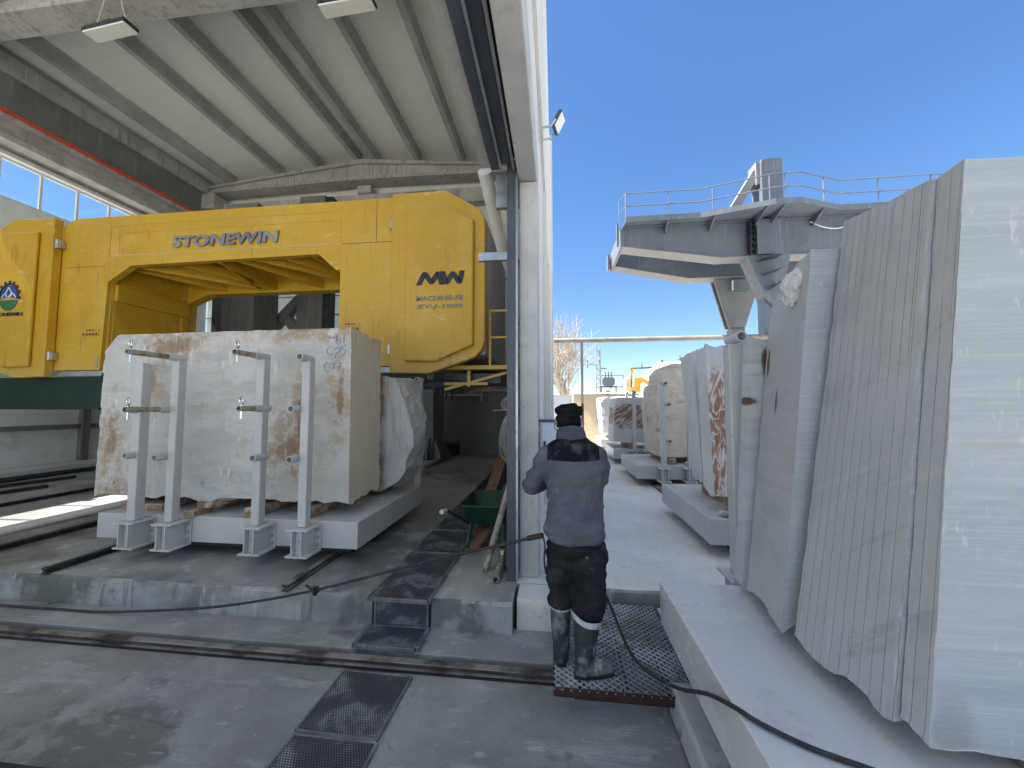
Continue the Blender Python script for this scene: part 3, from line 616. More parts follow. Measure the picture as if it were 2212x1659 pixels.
# door: track, shutter box, pipe
b = MB(); b.box(-.455, -.375, 3.48, 3.575, .03, 4.3); b.box(-.372, -.352, 3.55, 3.575, .03, 4.3); b.done('door_track', 'darksteel', hall, bevel=.004)
b = MB(); b.box(-.374, -.353, 3.50, 3.53, .03, 4.2); b.done('track_edge', 'galv', hall)
b = MB(); b.box(-.603, -.507, YN, 3.44, 4.18, 4.75); b.box(-.506, -.408, YN, 3.42, 4.22, 4.75); b.done('shutter_box', 'darksteel', hall, bevel=.004)
b = MB(); b.box(-.512, -.494, YN, 3.46, 4.165, 4.179); b.done('shutter_flange', 'galv', hall)
b = MB(); b.tube([(-.388, YN, 4.20), (-.388, 3.5, 4.20)], .013, 10); b.done('shutter_rod', 'galv', hall)
b = MB(); b.box(-.70, -.608, YN, 3.46, 4.22, 5.3); b.done('shutter_support', 'conc', hall)
b = MB(); b.box(-.405, -.353, YN, 3.45, 4.30, 4.5); b.done('shutter_gap_shade', 'blacksteel', hall)  # black strip stands in for the shaded gap between shutter box and lintel
b = MB(); b.tube([(-.72, 3.7, 4.35), (-.66, 4.6, 3.9)], .075, 14); b.done('vent_pipe', 'pipewhite', hall, smooth='auto')
b = MB(); b.box(-.95, -.36, 4.5, 4.56, 3.72, 3.82); b.done('pipe_bracket', 'galv', hall)
b = MB(); b.box(-.6, -.36, 3.7, 3.76, 3.95, 4.3); b.done('pipe_bracket', 'galv', hall)
b = MB(); b.bar((-.55, 4.6, 4.0), (-.45, 7.5, 2.9), .10, .22); b.done('diagonal_brace', 'conc', hall)
# pipes on the far wall
b = MB(); b.tube([(-5.2, 12.5, 2.27), (-2.55, 12.5, 2.27), (-2.50, 12.5, 2.27), (-2.50, 12.5, 2.05)], .035, 8); b.tube([(-2.5, 12.5, 2.24), (-2.5, 12.5, 2.42), (-.6, 12.5, 2.44)], .035, 8); b.done('wall_pipe', 'pipewhite', hall, smooth='auto')
b = MB(); b.box(-.42, -.36, 4, 12.4, 5.0, 5.35); b.done('inner_wall_beam', 'conc', hall)

# lamps
def lamp(x, y, z, label, rz):
    t = T('pendant_lamp', label, 'lamp', (x, y, z), 'flat pendant lamps under the ceiling'); t.rotation_euler = (0, 0, rz)
    def P(b, n, m):
        o = b.done(n, m); o.parent = t
    b = MB(); b.box(-.40, .40, -.10, .10, .03, .075)
    for i in range(14): b.box(-.36 + i * .055, -.345 + i * .055, -.09, .09, .076, .11)
    b.box(-.06, .06, -.05, .05, .111, .17); P(b, 'housing', 'blacksteel')
    b = MB(); b.box(-.385, .385, -.09, .09, .0, .028); P(b, 'diffuser', 'diffuser')
    b = MB(); b.tube([(-.3, 0, .1), (-.05, 0, .9), (0, 0, 3.0)], .008, 6); b.tube([(.3, 0, .1), (.05, 0, .9), (0, 0, 3.0)], .008, 6); P(b, 'suspension_cable', 'wire')
lamp(-6.62, 4.55, 7.5, 'flat white pendant lamp hanging at the left under the ceiling', R(-4))
lamp(-2.88, 4.63, 7.5, 'flat white pendant lamp hanging near the shutter box, cut by the top of the picture', R(-2))
t = T('floodlight', 'small floodlight fixed to the outside wall high against the blue sky', 'floodlight', (-.15, 4.45, 5.3))
b = MB(); m_ = Matrix.Translation((.06, 4.40, 5.36)) @ Matrix.Rotation(R(28), 4, 'Y') @ Matrix.Rotation(R(-20), 4, 'Z')
b.box(-.02, .02, -.08, .08, -.105, .105, m_)
for i in range(7): b.box(-.035, -.02, -.07 + .022 * i, -.062 + .022 * i, -.085, .085, m_)
b.done('housing', 'darksteel', t)
b = MB(); b.box(.0205, .025, -.068, .068, -.093, .093, m_); b.done('lens', 'white', t)
b = MB(); b.tube([(-.149, 4.32, 5.25), (-.03, 4.30, 5.25), (.02, 4.30, 5.33)], .012, 6); b.tube([(-.149, 4.52, 5.25), (-.03, 4.51, 5.25), (.02, 4.50, 5.33)], .012, 6); b.box(-.149, -.135, 4.3, 4.54, 5.22, 5.28); b.done('bracket', 'galv', t)

# control box on the wall
t = T('control_box', 'pale blue metal control box on the outside wall in front of the worker', 'control box', (.05, 3.75, 1.2))
b = MB(); b.box(-.155, .26, 3.66, 3.85, 1.18, 1.745); b.done('box', 'boxpaint', t, bevel=.006)
b = MB(); b.box(-.165, .27, 3.645, 3.86, 1.747, 1.766); b.done('rain_lid', 'boxlid', t)
b = MB(); b.box(-.135, .245, 3.645, 3.658, 1.21, 1.72); d_ = b.done('door', 'boxpaint', t, bevel=.004)
b = MB(); b.box(-.118, -.098, 3.632, 3.645, 1.50, 1.56); b.done('lock', 'blacksteel', d_)
b = MB(); b.box(-.20, -.156, 3.67, 3.675, 1.64, 1.70); b.box(-.20, -.156, 3.67, 3.675, 1.22, 1.28); b.done('mounting_lug', 'galv', t)

# ------------------------------------------------------------------ the stone saw
saw = T('stone_saw', 'huge yellow portal stone saw with metal letters on its bridge', 'stone saw', (-6.5, 7.2, 2.4))
CX_ = -6.5
def mir(p): return [(2 * CX_ - x, z) for x, z in p][::-1]
ZB, ZT = 2.62, 5.76
# front skin
b = MB()
b.prism([(-10.1, ZB), (-9.03, ZB), (-8.97, 4.40), (-8.97, ZT), (-9.82, ZT), (-10.1, 5.62)], 'y', 6.40, 6.47)
b.prism([(-3.97, ZB), (-2.88, ZB), (-2.88, ZT), (-3.97, ZT)], 'y', 6.40, 6.47)
b.prism([(-8.968, 5.56), (-3.972, 5.56), (-3.972, ZT), (-8.968, ZT)], 'y', 6.401, 6.469)
b.prism([(-8.968, 4.40), (-8.45, 4.72), (-4.42, 4.76), (-4.06, 4.44), (-3.972, 4.44), (-3.972, 4.93), (-8.968, 4.93)], 'y', 6.401, 6.469)
# sloped edges of the recess
b.hexa([(-8.966, 6.405, 5.557), (-3.974, 6.405, 5.557), (-3.974, 6.468, 5.43), (-8.966, 6.468, 5.43), (-8.966, 6.405, 5.559), (-3.974, 6.405, 5.559), (-3.974, 6.468, 5.559), (-8.966, 6.468, 5.559)])
b.hexa([(-8.966, 6.405, 4.932), (-3.974, 6.405, 4.932), (-3.974, 6.468, 4.932), (-8.966, 6.468, 4.932), (-8.966, 6.405, 4.934), (-3.974, 6.405, 4.934), (-3.974, 6.468, 4.985), (-8.966, 6.468, 4.985)])
b.prism([(-8.966, 6.405), (-8.85, 6.467), (-8.966, 6.467)], 'z', 4.935, 5.556)
b.prism([(-3.974, 6.405), (-4.02, 6.467), (-3.974, 6.467)], 'z', 4.935, 5.556)
br = b.done('bridge', 'yellow', saw, bevel=.008)
b = MB()   # body behind the skin: portal prism, back frame, legs
op = [(-10.1, ZB), (-9.0, ZB), (-8.97, 4.40), (-8.45, 4.72), (-4.42, 4.76), (-4.06, 4.44), (-3.98, 4.40), (-3.97, ZB), (-2.88, ZB), (-2.88, 5.74), (-9.82, 5.74), (-10.1, 5.60)]
b.prism(op, 'y', 6.472, 6.53)
op2 = [(x, (4.62 if z in (4.72, 4.76) else z)) for x, z in op]
b.prism(op2, 'y', 8.05, 8.30)
b.done('portal_frame', 'yellow', saw, bevel=.008)
b = MB(); b.box(-10.1, -8.97, 6.532, 8.048, ZB, 5.6); b.box(-8.968, -8.90, 6.532, 8.048, 4.05, 4.38); b.box(-8.968, -8.93, 7.9, 8.048, ZB, 4.04); b.done('leg', 'yellow', saw)
b = MB(); b.box(-3.97, -2.88, 6.532, 8.048, ZB, 5.6); b.box(-4.02, -3.972, 6.532, 8.048, 4.1, 4.40); b.done('leg', 'yellow', saw)
for (xa, xb) in [(-8.9, -7.9), (-8.6, -6.9), (-7.55, -6.7), (-6.65, -6.6), (-6.6, -7.0), (-6.2, -5.4), (-5.8, -4.3), (-5.2, -4.25), (-4.6, -4.15)]:
    b = MB(); b.bar((xa, 6.53, 4.84), (xb, 8.05, 4.76), .035, .20); b.done('brace', 'yellow', saw)
b = MB(); b.box(-8.9, -4.0, 6.54, 8.04, 5.60, 5.64); b.done('top_deck', 'greysteel', saw)
b = MB()
for i in range(8): b.bar((-8.6 + i * .6, 6.75, 5.40), (-8.2 + i * .6, 8.0, 5.40), .05, .05)
b.done('cable_tray', 'blacksteel', saw)
# side covers
outl = [(-2.91, 2.48), (-2.2, 2.46), (-1.50, 2.69), (-1.36, 2.75), (-1.25, 2.86), (-1.20, 3.02), (-1.20, 5.08), (-1.22, 5.22), (-1.28, 5.33), (-1.38, 5.41), (-1.92, 5.74), (-2.91, 5.73)]
pan = [(-2.62, 2.68), (-2.06, 2.66), (-1.39, 2.94), (-1.39, 5.13), (-1.88, 5.44), (-2.62, 5.43)]
def cover(o_, p_, sgn):
    b = MB(); b.prism(o_, 'y', 6.24, 6.395); c = b.done('side_cover', 'yellow', saw, bevel=.02)
    b = MB(); b.prism(p_, 'y', 6.17, 6.238); b.done('raised_panel', 'yellow', c, bevel=.05, seg=3)
    for z in (2.90, 5.2):
        h = MB(); xh = -2.935 if sgn > 0 else 2 * CX_ + 2.935
        h.box(xh - .05, xh + .015 if sgn > 0 else xh + .05, 6.30, 6.395, z - .075, z + .075); h.tube([(xh, 6.29, z - .09), (xh, 6.29, z + .09)], .03, 10); h.done('hinge', 'galv', c, bevel=.006)
    return c
cr = cover(outl, pan, 1); cl = cover(mir(outl), mir(pan), -1)
# lettering
txt = text('lettering', 'STONEWIN', .235, 'letter', br, (-7.60, 6.455, 5.06), 2.31, .022, .10, .035)
def stroke(b, pts, w, y0, y1):
    P = [Vector((x, z)) for x, z in pts]; Lf, Rt = [], []
    for i, p in enumerate(P):
        d0 = (P[i] - P[i - 1]).normalized() if i else (P[1] - P[0]).normalized(); d1 = (P[i + 1] - P[i]).normalized() if i < len(P) - 1 else d0
        n0, n1 = Vector((-d0.y, d0.x)), Vector((-d1.y, d1.x)); m = (n0 + n1).normalized(); k = min(1 / max(m.dot(n0), .35), 1.7) * w / 2
        Lf.append(p + m * k); Rt.append(p - m * k)
    if abs(P[0].y - P[-1].y) < 1e-6:   # level feet
        for Q in (Lf, Rt):
            for e in (0, -1): Q[e] = Vector((Q[e].x + (P[e].y - Q[e].y) * (P[e - 1 if e else 1].x - P[e].x) / (P[e - 1 if e else 1].y - P[e].y), P[e].y))
    for i in range(len(P) - 1):
        q = [Lf[i], Lf[i + 1], Rt[i + 1], Rt[i]]; b.prism([(u.x, u.y) for u in q], 'y', y0, y1)
def rnd_(pts, r=.3, n=3):
    P = [Vector(p) for p in pts]; out = [P[0]]
    for i in range(1, len(P) - 1):
        a, c = P[i].lerp(P[i - 1], r), P[i].lerp(P[i + 1], r)
        for k in range(n + 1): t = k / n; out.append((a * (1 - t) + P[i] * t) * (1 - t) + (P[i] * (1 - t) + c * t) * t)
    return out + [P[-1]]
b = MB(); stroke(b, rnd_([(-2.36, 4.005), (-2.255, 4.225), (-2.13, 4.03), (-2.01, 4.225), (-1.945, 4.005)]), .085, 6.155, 6.168); b.done('lettering', 'letterdark', cr)
b = MB(); stroke(b, rnd_([(-1.935, 4.235), (-1.865, 4.015), (-1.75, 4.215), (-1.63, 4.015), (-1.585, 4.235)]), .085, 6.155, 6.168); b.done('lettering', 'letterdark', cr)
text('lettering', 'MACHINE-7B', .085, 'lettergrey', cr, (-2.41, 6.163, 3.725), .84, .006, .15, .03)
text('lettering', 'ZY-J-1950', .085, 'lettergrey', cr, (-2.41, 6.163, 3.575), .84, .006, .15, .03)
text('lettering', 'STONEWIN', .075, 'letterdark', cl, (-11.28, 6.163, 3.70), .72, .005, .10, .03)
# gear emblem: toothed ring, blue sky with peaks, green ground
ex, ez = -10.92, 4.10
def disc(b, r0, r1, a0, a1, y0, y1, n=40, xs=.86):
    for i in range(n):
        a, c = a0 + (a1 - a0) * i / n, a0 + (a1 - a0) * (i + 1) / n
        P = lambda r, t, y: (ex + r * xs * math.cos(t), y, ez + r * math.sin(t))
        b.hexa([P(r0, a, y0), P(r1, a, y0), P(r1, c, y0), P(r0, c, y0), P(r0, a, y1), P(r1, a, y1), P(r1, c, y1), P(r0, c, y1)])
b = MB(); disc(b, .235, .275, R(-12), R(192), 6.158, 6.169)
for k in range(9):
    a = R(-6 + k * 24); disc(b, .27, .325, a - .085, a + .085, 6.158, 6.169, 1)
em = b.done('emblem', 'logonavy', cl)
b = MB(); disc(b, .002, .225, R(-10), R(190), 6.161, 6.169); b.done('emblem_sky', 'logoblue', em)
b = MB(); b.prism([(ex + .86 * .27 * math.cos(R(195 + i * 7.5)), ez + .29 * math.sin(R(195 + i * 7.5))) for i in range(21)], 'y', 6.159, 6.169); b.done('emblem_ground', 'logogreen', em)
b = MB()
for p, q in (((-.17, -.03), (-.08, .07)), ((-.08, .07), (-.045, .02)), ((-.075, .06), (0, .19)), ((0, .19), (.075, .06)), ((.045, .0), (.09, .07)), ((.09, .07), (.18, -.02)), ((-.08, .05), (-.03, -.02)), ((.0, -.02), (.06, .05))):
    b.bar((ex + p[0], 6.157, ez + p[1]), (ex + q[0], 6.157, ez + q[1]), .006, .016, (0, 0, 1))
b.done('emblem_peak', 'white', em)
# stickers
for x0, z0 in ((-9.50, 3.30), (-3.96, 3.28)):
    b = MB(); b.box(x0, x0 + .40, 6.391, 6.399, z0, z0 + .15); s_ = b.done('warning_sticker', 'sticker', saw)
    b = MB()
    for k in range(5): b.prism([(x0 + .03 + k * .075, z0 + .02), (x0 + .09 + k * .075, z0 + .02), (x0 + .06 + k * .075, z0 + .075)], 'y', 6.386, 6.390)
    b.box(x0 + .12, x0 + .16, 6.386, 6.390, z0 + .115, z0 + .135); b.box(x0 + .18, x0 + .21, 6.386, 6.390, z0 + .11, z0 + .14); b.box(x0 + .23, x0 + .31, 6.386, 6.390, z0 + .118, z0 + .132)
    b.done('sticker_sign', 'letterdark', s_)
b = MB(); b.box(-9.16, -9.06, 6.392, 6.399, 2.80, 2.88); b.box(-9.14, -9.08, 6.392, 6.399, 2.67, 2.76); b.done('nameplate', 'galv', saw)
# seams
b = MB(); b.box(-3.95, -2.93, 6.396, 6.3995, 4.925, 4.932); b.box(-3.28, -3.274, 6.396, 6.3995, 4.94, 5.72); b.box(-10.0, -9.05, 6.396, 6.3995, 4.73, 4.737); b.done('panel_seam', 'darkrail', saw)
for x in (-8.7, -5.0, -2.15):
    b = MB(); b.torus((x, 6.58, 5.82), .055, .014, (.5, 1, 0)); b.done('lifting_eye', 'dirtytube', saw, smooth='auto')
# right side sheet, rear housing
b = MB(); b.box(-2.86, -1.22, 6.42, 9.05, 2.80, 5.28); b.done('side_housing', 'streak', saw, bevel=.03)
b = MB(); b.box(-11.8, -10.14, 6.42, 9.05, 2.80, 5.28); b.done('side_housing', 'streak', saw, bevel=.03)
# under the legs
b = MB(); b.box(-10.08, -9.02, 6.42, 8.2, 2.49, 2.617); b.box(-9.02, -8.96, 6.42, 8.2, 2.55, 2.617); b.done('drip_tray', 'galv', saw, bevel=.02)
b = MB(); b.box(-3.9, -2.9, 6.42, 8.2, 2.49, 2.617); b.done('drip_tray', 'galv', saw, bevel=.02)
b = MB(); b.prism([(-11.9, 1.83), (-9.10, 1.83), (-9.0, 1.92), (-9.0, 2.485), (-11.9, 2.485)], 'y', 6.46, 6.52); b.jitter(.006, 3); b.done('splash_curtain', 'green', saw)
# maintenance platform at the right
b = MB(); b.box(-2.1, -.72, 6.46, 8.8, 2.55, 2.62); b.done('platform', 'yellow', saw)
b = MB()
for x, y in ((-1.15, 6.5), (-.74, 6.5), (-.74, 7.6), (-.74, 8.75)): b.bar((x, y, 2.62), (x, y, 3.62), .04)
for z in (3.6, 3.12): b.bar((-1.17, 6.5, z), (-.76, 6.5, z), .035); b.bar((-.74, 6.5, z), (-.74, 8.75, z), .035)
b.done('guard_rail', 'yellow', saw)
b = MB(); b.bar((-2.0, 6.6, 2.2), (-.85, 6.6, 2.5), .05); b.bar((-2.0, 6.58, 2.3), (-1.2, 6.58, 2.3), .05); b.bar((-1.55, 6.59, 2.25), (-1.55, 6.59, 2.54), .06); b.done('platform_bracket', 'yellow', saw)
b = MB(); b.bar((-2.0, 8.4, 2.2), (-.85, 8.4, 2.5), .05); b.done('platform_bracket', 'yellow', saw)
b = MB(); b.tube([(-3.0, 6.7, 2.30), (-1.75, 6.7, 2.30)], .09, 16); b.box(-1.9, -1.0, 6.75, 8.0, 2.32, 2.5); b.done('drive_shaft', 'darksteel', saw, smooth='auto')
b = MB()
for i in range(4): b.torus((-2.2 + i * .1, 6.7, 2.12), .09, .016, (1, .3, 0), 14, 6)
b.done('hose_coil', 'rubber', saw, smooth='auto')
# rear columns with gusseted base
for x0, x1 in ((-4.42, -3.42), (-10.2, -9.1)):
    b = MB(); b.box(x0, x1, 10.2, 11.2, .42, 8.2); c = b.done('column', 'greysteel', saw, bevel=.02)
    b = MB(); b.box(x0 - .25, x1 + .2, 9.9, 11.45, .385, .418)
    for i in range(4): b.prism([(10.2, .42), (9.95, .42), (9.95, .6), (10.08, .95), (10.2, 1.0)], 'x', x0 + .1 + i * .26, x0 + .13 + i * .26)
    for i in range(4): b.prism([(x1, .42), (x1 + .2, .42), (x1 + .2, .55), (x1 + .05, .9), (x1, .95)], 'y', 10.25 + i * .28, 10.28 + i * .28)
    b.done('base_plate', 'greysteel', c)
    b = MB(); b.box(x0 - .42, x0 - .002, 10.3, 10.9, .6, 6.0)
    b.done('bellows', 'bellows' if 'bellows' in M else 'darkrail', c)
b = MB(); b.box(-5.3, -3.3, 9.2, 11.9, .302, .385); b.done('foundation', 'step', saw)
b = MB(); b.box(-8.45, -7.55, 11.2, 11.7, .31, 8.9); b.done('frame_post', 'greysteel', saw)
b = MB(); b.box(-7.548, -7.35, 11.3, 11.6, .31, 8.9); b.done('frame_post', 'darkrail', saw)
for p, q in (((-10.4, 11.45, 3.6), (-8.47, 11.45, 5.5)), ((-8.47, 11.5, 4.2), (-9.0, 11.5, 4.9)), ((-7.33, 11.45, 3.7), (-5.6, 11.45, 5.5)), ((-5.4, 11.45, 5.6), (-4.5, 11.45, 5.0))):
    b = MB(); b.bar(p, q, .28, .28); b.done('frame_brace', 'greysteel', saw)


# ------------------------------------------------------------------ pallet carts
def cart(label, loc, deckmat='paint'):
    t = T('pallet_cart', label, 'cart', loc, 'flat steel pallet carts')
    t_ = Vector(loc)
    b = MB(); b.box(0, 3.05, 0, 1.8, .15, .42); o = b.done('deck', deckmat, bevel=.006); o.parent = t
    b = MB(); b.box(.3, 2.9, .15, 1.65, .06, .149); o = b.done('underframe', 'blacksteel'); o.parent = t
    for x in (.53, 2.72 - .01):
        for y in (.35, 1.45):
            b = MB(); b.tube([(x - .06, y, .09), (x + .06, y, .09)], .085, 16); o = b.done('wheel', 'darkrail', smooth='auto'); o.parent = t
    return t
def cdup(src, loc, label):
    r = dup(src, loc, label); ORG[r.name] = Vector(loc); return r
def stake(ct, x, yf, z0, ztop, sleeves, w=.088, side=-1, hb=.27):
    """square post in a bolted bracket on the deck face at y = yf; side -1 stands in front of it, +1 behind"""
    yc = yf + side * .125; y0, y1 = yc - w / 2, yc + w / 2
    b = MB(); b.box(x - w / 2, x + w / 2, y0, y1, z0 + hb + .004, ztop); p = b.done('stake', 'paint', ct, bevel=.008)
    b = MB(); ya, yb = sorted((yf + side * .004, yf + side * .235))
    b.box(x - .115, x + .115, ya, yb, z0 + hb - .018, z0 + hb); b.box(x - .115, x + .115, ya, yb, z0, z0 + .018)
    b.box(x - w / 2 - .012, x - w / 2 + .002, ya, yb, z0 + .0185, z0 + hb - .0185); b.box(x + w / 2 - .002, x + w / 2 + .012, ya, yb, z0 + .0185, z0 + hb - .0185)
    yq = sorted((yc + side * .05, yc + side * .062)); b.box(x - w / 2 + .004, x + w / 2 - .004, yq[0], yq[1], z0 + .0185, z0 + hb - .0185)
    yq = sorted((yf + side * .003, yf + side * .016)); b.box(x - .114, x + .114, yq[0], yq[1], z0 + .0185, z0 + hb - .0185)
    b.done('bracket', 'paint', p, bevel=.003)
    for dx in (-.085, .085):
        for k in range(3): b = MB(); b.tube([(x + dx, yf + side * .017, z0 + .06 + k * .075), (x + dx, yf + side * .034, z0 + .06 + k * .075)], .016, 6); b.done('bolt', 'galv', p)
    b = MB(); b.tube([(x - .0, yc + side * .063, z0 + .14), (x - .0, yc + side * .082, z0 + .14)], .018, 6); b.done('bolt', 'galv', p)
    for (z, dx, rod) in sleeves:
        b = MB(); b.pipe((x + dx, yc - .135, z), (x + dx, yc + .055, z), .036, .028, 18); b.done('sleeve', 'paint', p, smooth='auto')
        if rod:
            b = MB(); b.pipe((x + dx, yc - .14 - rod, z), (x + dx, yc + .02, z), .026, .019, 14)
            for q in range(5): b.tube([(x + dx, yc - .2 - rod * q / 6, z + .020), (x + dx, yc - .2 - rod * q / 6, z + .0268)], .006, 6)
            b.done('clamp_rod', 'dirtytube', p, smooth='auto')
            b = MB(); ye = yc - .11 - rod; b.torus((x + dx, ye, z + .075), .036, .009, (.5, 1, 0)); b.tube([(x + dx, ye, z + .04), (x + dx, ye, z - .095)], .010, 8); b.done('eye_bolt', 'chrome', p, smooth='auto')
    return p
C1 = cart('pale grey pallet cart on rails in the hall, loaded with the stained white block', (-5.05, 3.65, .3))
C2 = cdup(C1, (1.60, 4.20, .3), 'pale grey pallet cart in the yard carrying the red veined marble block')
C3 = cdup(C1, (1.60, 7.76, .3), 'pale grey pallet cart in the yard under the rough beige block')
C4 = cdup(C1, (1.58, 10.6, .3), 'pale grey pallet cart in the yard under the white block with a brown striped patch')
C5 = cdup(C1, (1.60, 13.7, .3), 'pale grey pallet cart farthest back, in front of the tan wall')
C0 = cart('wet shiny pallet cart nearest the camera, carrying the sawn marble slabs', (.69, .89, .3), 'deckwet')
yfr = 3.65
stake(C1, -4.42, yfr, .43, 2.36, [(1.86, .0, 0), (1.385, 0.0, 0)], w=.10)
stake(C1, -3.985, yfr, .43, 2.385, [(2.41, .0, .36), (1.865, -.065, .30), (1.37, -.085, 0)])
stake(C1, -3.005, yfr, .43, 2.385, [(2.41, .0, .22), (1.875, .03, .18), (1.385, .03, 0)])
stake(C1, -2.50, yfr, .43, 2.36, [(2.385, -.01, 0), (1.87, -.085, 0), (1.375, -.085, 0)])
stake(C3, 2.09, 7.76, .43, 2.40, [(2.34, .03, 0), (1.93, .09, 0), (1.22, .09, 0)])
stake(C3, 2.58, 7.76, .43, 2.0, [(1.93, .09, 0)])
stake(C4, 2.12, 10.6, .43, 2.32, [(2.26, 0, 0), (1.85, -.08, 0), (1.05, -.08, 0)])
stake(C4, 2.42, 10.6, .43, 2.34, [(2.28, 0, 0), (1.85, .09, 0), (1.0, .09, 0)])
stake(C4, 2.85, 10.6, .43, 2.0, [(1.87, 0, .1), (1.08, 0, .1)])
for x in (2.5, 2.75, 3.1, 3.5): stake(C5, x, 13.7, .43, 2.42, [(2.36, 0, .05)])
stake(C0, 1.265, 2.69, .52, 2.34, [(2.375, 0, 0)], side=1, w=.10, hb=.22)

# ------------------------------------------------------------------ stones
stone('marble_block', [(-5.30, 3.78, .85), (-2.17, 3.76, .85), (-2.20, 4.52, .86), (-5.30, 4.52, .86)], [(-5.30, 3.80, 2.74), (-2.20, 3.78, 2.755), (-2.22, 4.52, 2.73), (-5.30, 4.52, 2.74)], 'm_left',
      'big white marble block with rust brown stains on the hall cart', 'marble block', cuts=44, amp=.012, edge=.07, rough=(0,), seed=2) 
bl = bpy.data.objects['marble_block']
for v in bl.data.vertices:   # cut off the upper left corner as in the quarry face
    p = v.co + bl.location; q = (p.x + 5.30) + (2.745 - p.z) * .85
    if q < .17: v.co.x += (.17 - q) * .6; v.co.z -= (.17 - q) * .45
b = MB()
def scrib(b, x, z, pts, s=.05):
    b.tube([(x + u * s, 3.772, z + w * s) for u, w in pts], .0035, 5)
arc = lambda cx, cz, r, a0, a1, n=9: [(cx + r * math.cos(R(a0 + (a1 - a0) * i / n)), cz + r * math.sin(R(a0 + (a1 - a0) * i / n))) for i in range(n + 1)]
scrib(b, -2.43, 2.62, arc(0, 0, .6, 20, 150)); scrib(b, -2.36, 2.60, [(0, 1.6), (-.2, -.3)] + arc(.3, 0, .5, 180, -140)); scrib(b, -2.28, 2.61, [(0, 1.4), (.05, -.5)])
scrib(b, -2.43, 2.50, arc(0, 0, .9, 50, 310)); scrib(b, -2.36, 2.50, arc(.3, 0, .7, 170, 20) + [(.5, -.3), (0, -.5), (-.4, -1.5)]); scrib(b, -2.28, 2.50, [(.6, 1.3), (-.6, .7), (-.1, .3), (.5, -.1), (0, -1.0), (-.5, -.9)])
scrib(b, -2.46, 2.33, arc(0, 0, .8, 70, 300)); scrib(b, -2.40, 2.33, [(-.3, .7), (.4, .5), (.3, -.7)]); scrib(b, -2.33, 2.32, [(-.3, .8), (.5, .9), (-.1, -1.3)]); scrib(b, -2.33, 2.32, [(-.5, 0), (.6, .3)])
b.done('marker_writing', 'chalk', bl); wr = bpy.data.objects['marker_writing']; wr.data.transform(Matrix.Translation(-bl.location))
def rockprism(name, pts, y0, y1, material, label, cat, amp, seed, cuts=5, ax='y', group=None, fr=3.2):
    b = MB(); b.prism(pts, ax, y0, y1)
    bmesh.ops.triangulate(b.bm, faces=[f for f in b.bm.faces if len(f.verts) > 4])
    bmesh.ops.subdivide_edges(b.bm, edges=b.bm.edges[:], cuts=cuts, use_grid_fill=True)
    for v in b.bm.verts:
        p = v.co * fr + Vector((seed, seed, seed)); v.co += noise.turbulence_vector(p, 4, False, noise_basis='PERLIN_ORIGINAL', amplitude_scale=.5, frequency_scale=2.1) * amp - Vector((0, 0, amp * .2))
    o = b.done(name, material); return tag(o, label, cat, group, (sum(p[0] for p in pts) / len(pts), (y0 + y1) / 2, min(p[1] for p in pts)))
rockprism('marble_block', [(-4.9, .86), (-2.27, .80), (-2.05, .93), (-1.95, 1.08), (-1.865, 1.39), (-1.87, 1.57), (-1.95, 1.94), (-2.07, 2.28), (-2.25, 2.32), (-3.2, 2.3), (-4.9, 2.2)], 4.72, 5.32, 'm_rust',
          'broken white marble block with a brown crust and curved edge behind the big stained block', 'marble block', .05, 3, 6)
st_ = T('stake_post', 'short grey tube post standing behind the broken white block', 'post', (-2.0, 5.50, .45))
b = MB(); b.box(-2.12, -2.03, 5.47, 5.56, .45, 2.30); b.done('tube', 'paint', st_, bevel=.006)
b = MB(); b.pipe((-2.075, 5.40, 2.30), (-2.075, 5.62, 2.30), .036, .028); b.done('sleeve', 'paint', st_, smooth='auto')
def timber(x0, x1, y0, y1, z0, z1, label, seed, m='wood'):
    b = MB(); b.box(x0, x1, y0, y1, z0, z1)
    bmesh.ops.subdivide_edges(b.bm, edges=b.bm.edges[:], cuts=5, use_grid_fill=True); b.jitter(.010, 7, seed)
    return tag(b.done('timber_bearer', m), label, 'timber', 'timber bearers under the stones', ((x0 + x1) / 2, (y0 + y1) / 2, z0))
timber(-4.92, -4.40, 3.78, 4.3, .722, .80, 'flat timber bearer under the left end of the stained block, behind the first stake', 1)
timber(-3.95, -3.83, 3.62, 5.2, .722, .79, 'whitened timber bearer sticking out between the second and third stake', 2)
timber(-3.90, -3.72, 3.72, 4.2, .792, .85, 'wood packing piece stacked on the bearer between second and third stake', 3)
timber(-3.26, -3.14, 3.64, 5.2, .722, .83, 'timber bearer sticking out just left of the third stake', 4)
timber(-2.70, -2.56, 3.70, 5.2, .722, .83, 'orange brown timber bearer behind the rightmost stake', 5)
A = T
stone('sawn_marble_block', [(1.155, 1.50, .80), (3.5, 1.50, .80), (3.5, 1.955, .80), (1.10, 1.955, .79)], [(1.408, 1.52, 2.75), (3.5, 1.52, 2.75), (3.5, 1.98, 2.80), (1.43, 1.98, 2.815)], ['m_cut', 'm_face'],
      'tall grey marble block with fine vertical saw lines in the middle of the wet cart', 'marble block', cuts=36, amp=.0035, edge=.045, rough=(0,), seed=5, chip=.010, facemats={2: 1})
stone('marble_slab', [(1.175, 1.40, .79), (3.5, 1.40, .79), (3.5, 1.495, .80), (1.168, 1.495, .80)], [(1.418, 1.42, 2.755), (3.5, 1.42, 2.74), (3.5, 1.515, 2.75), (1.42, 1.515, 2.755)], ['m_cut', 'm_face'],
      'pale sky-tinted marble slab nearest the camera at the right edge of the picture', 'marble slab', cuts=36, amp=.0035, edge=.045, rough=(0,), seed=6, chip=.010, facemats={2: 1})
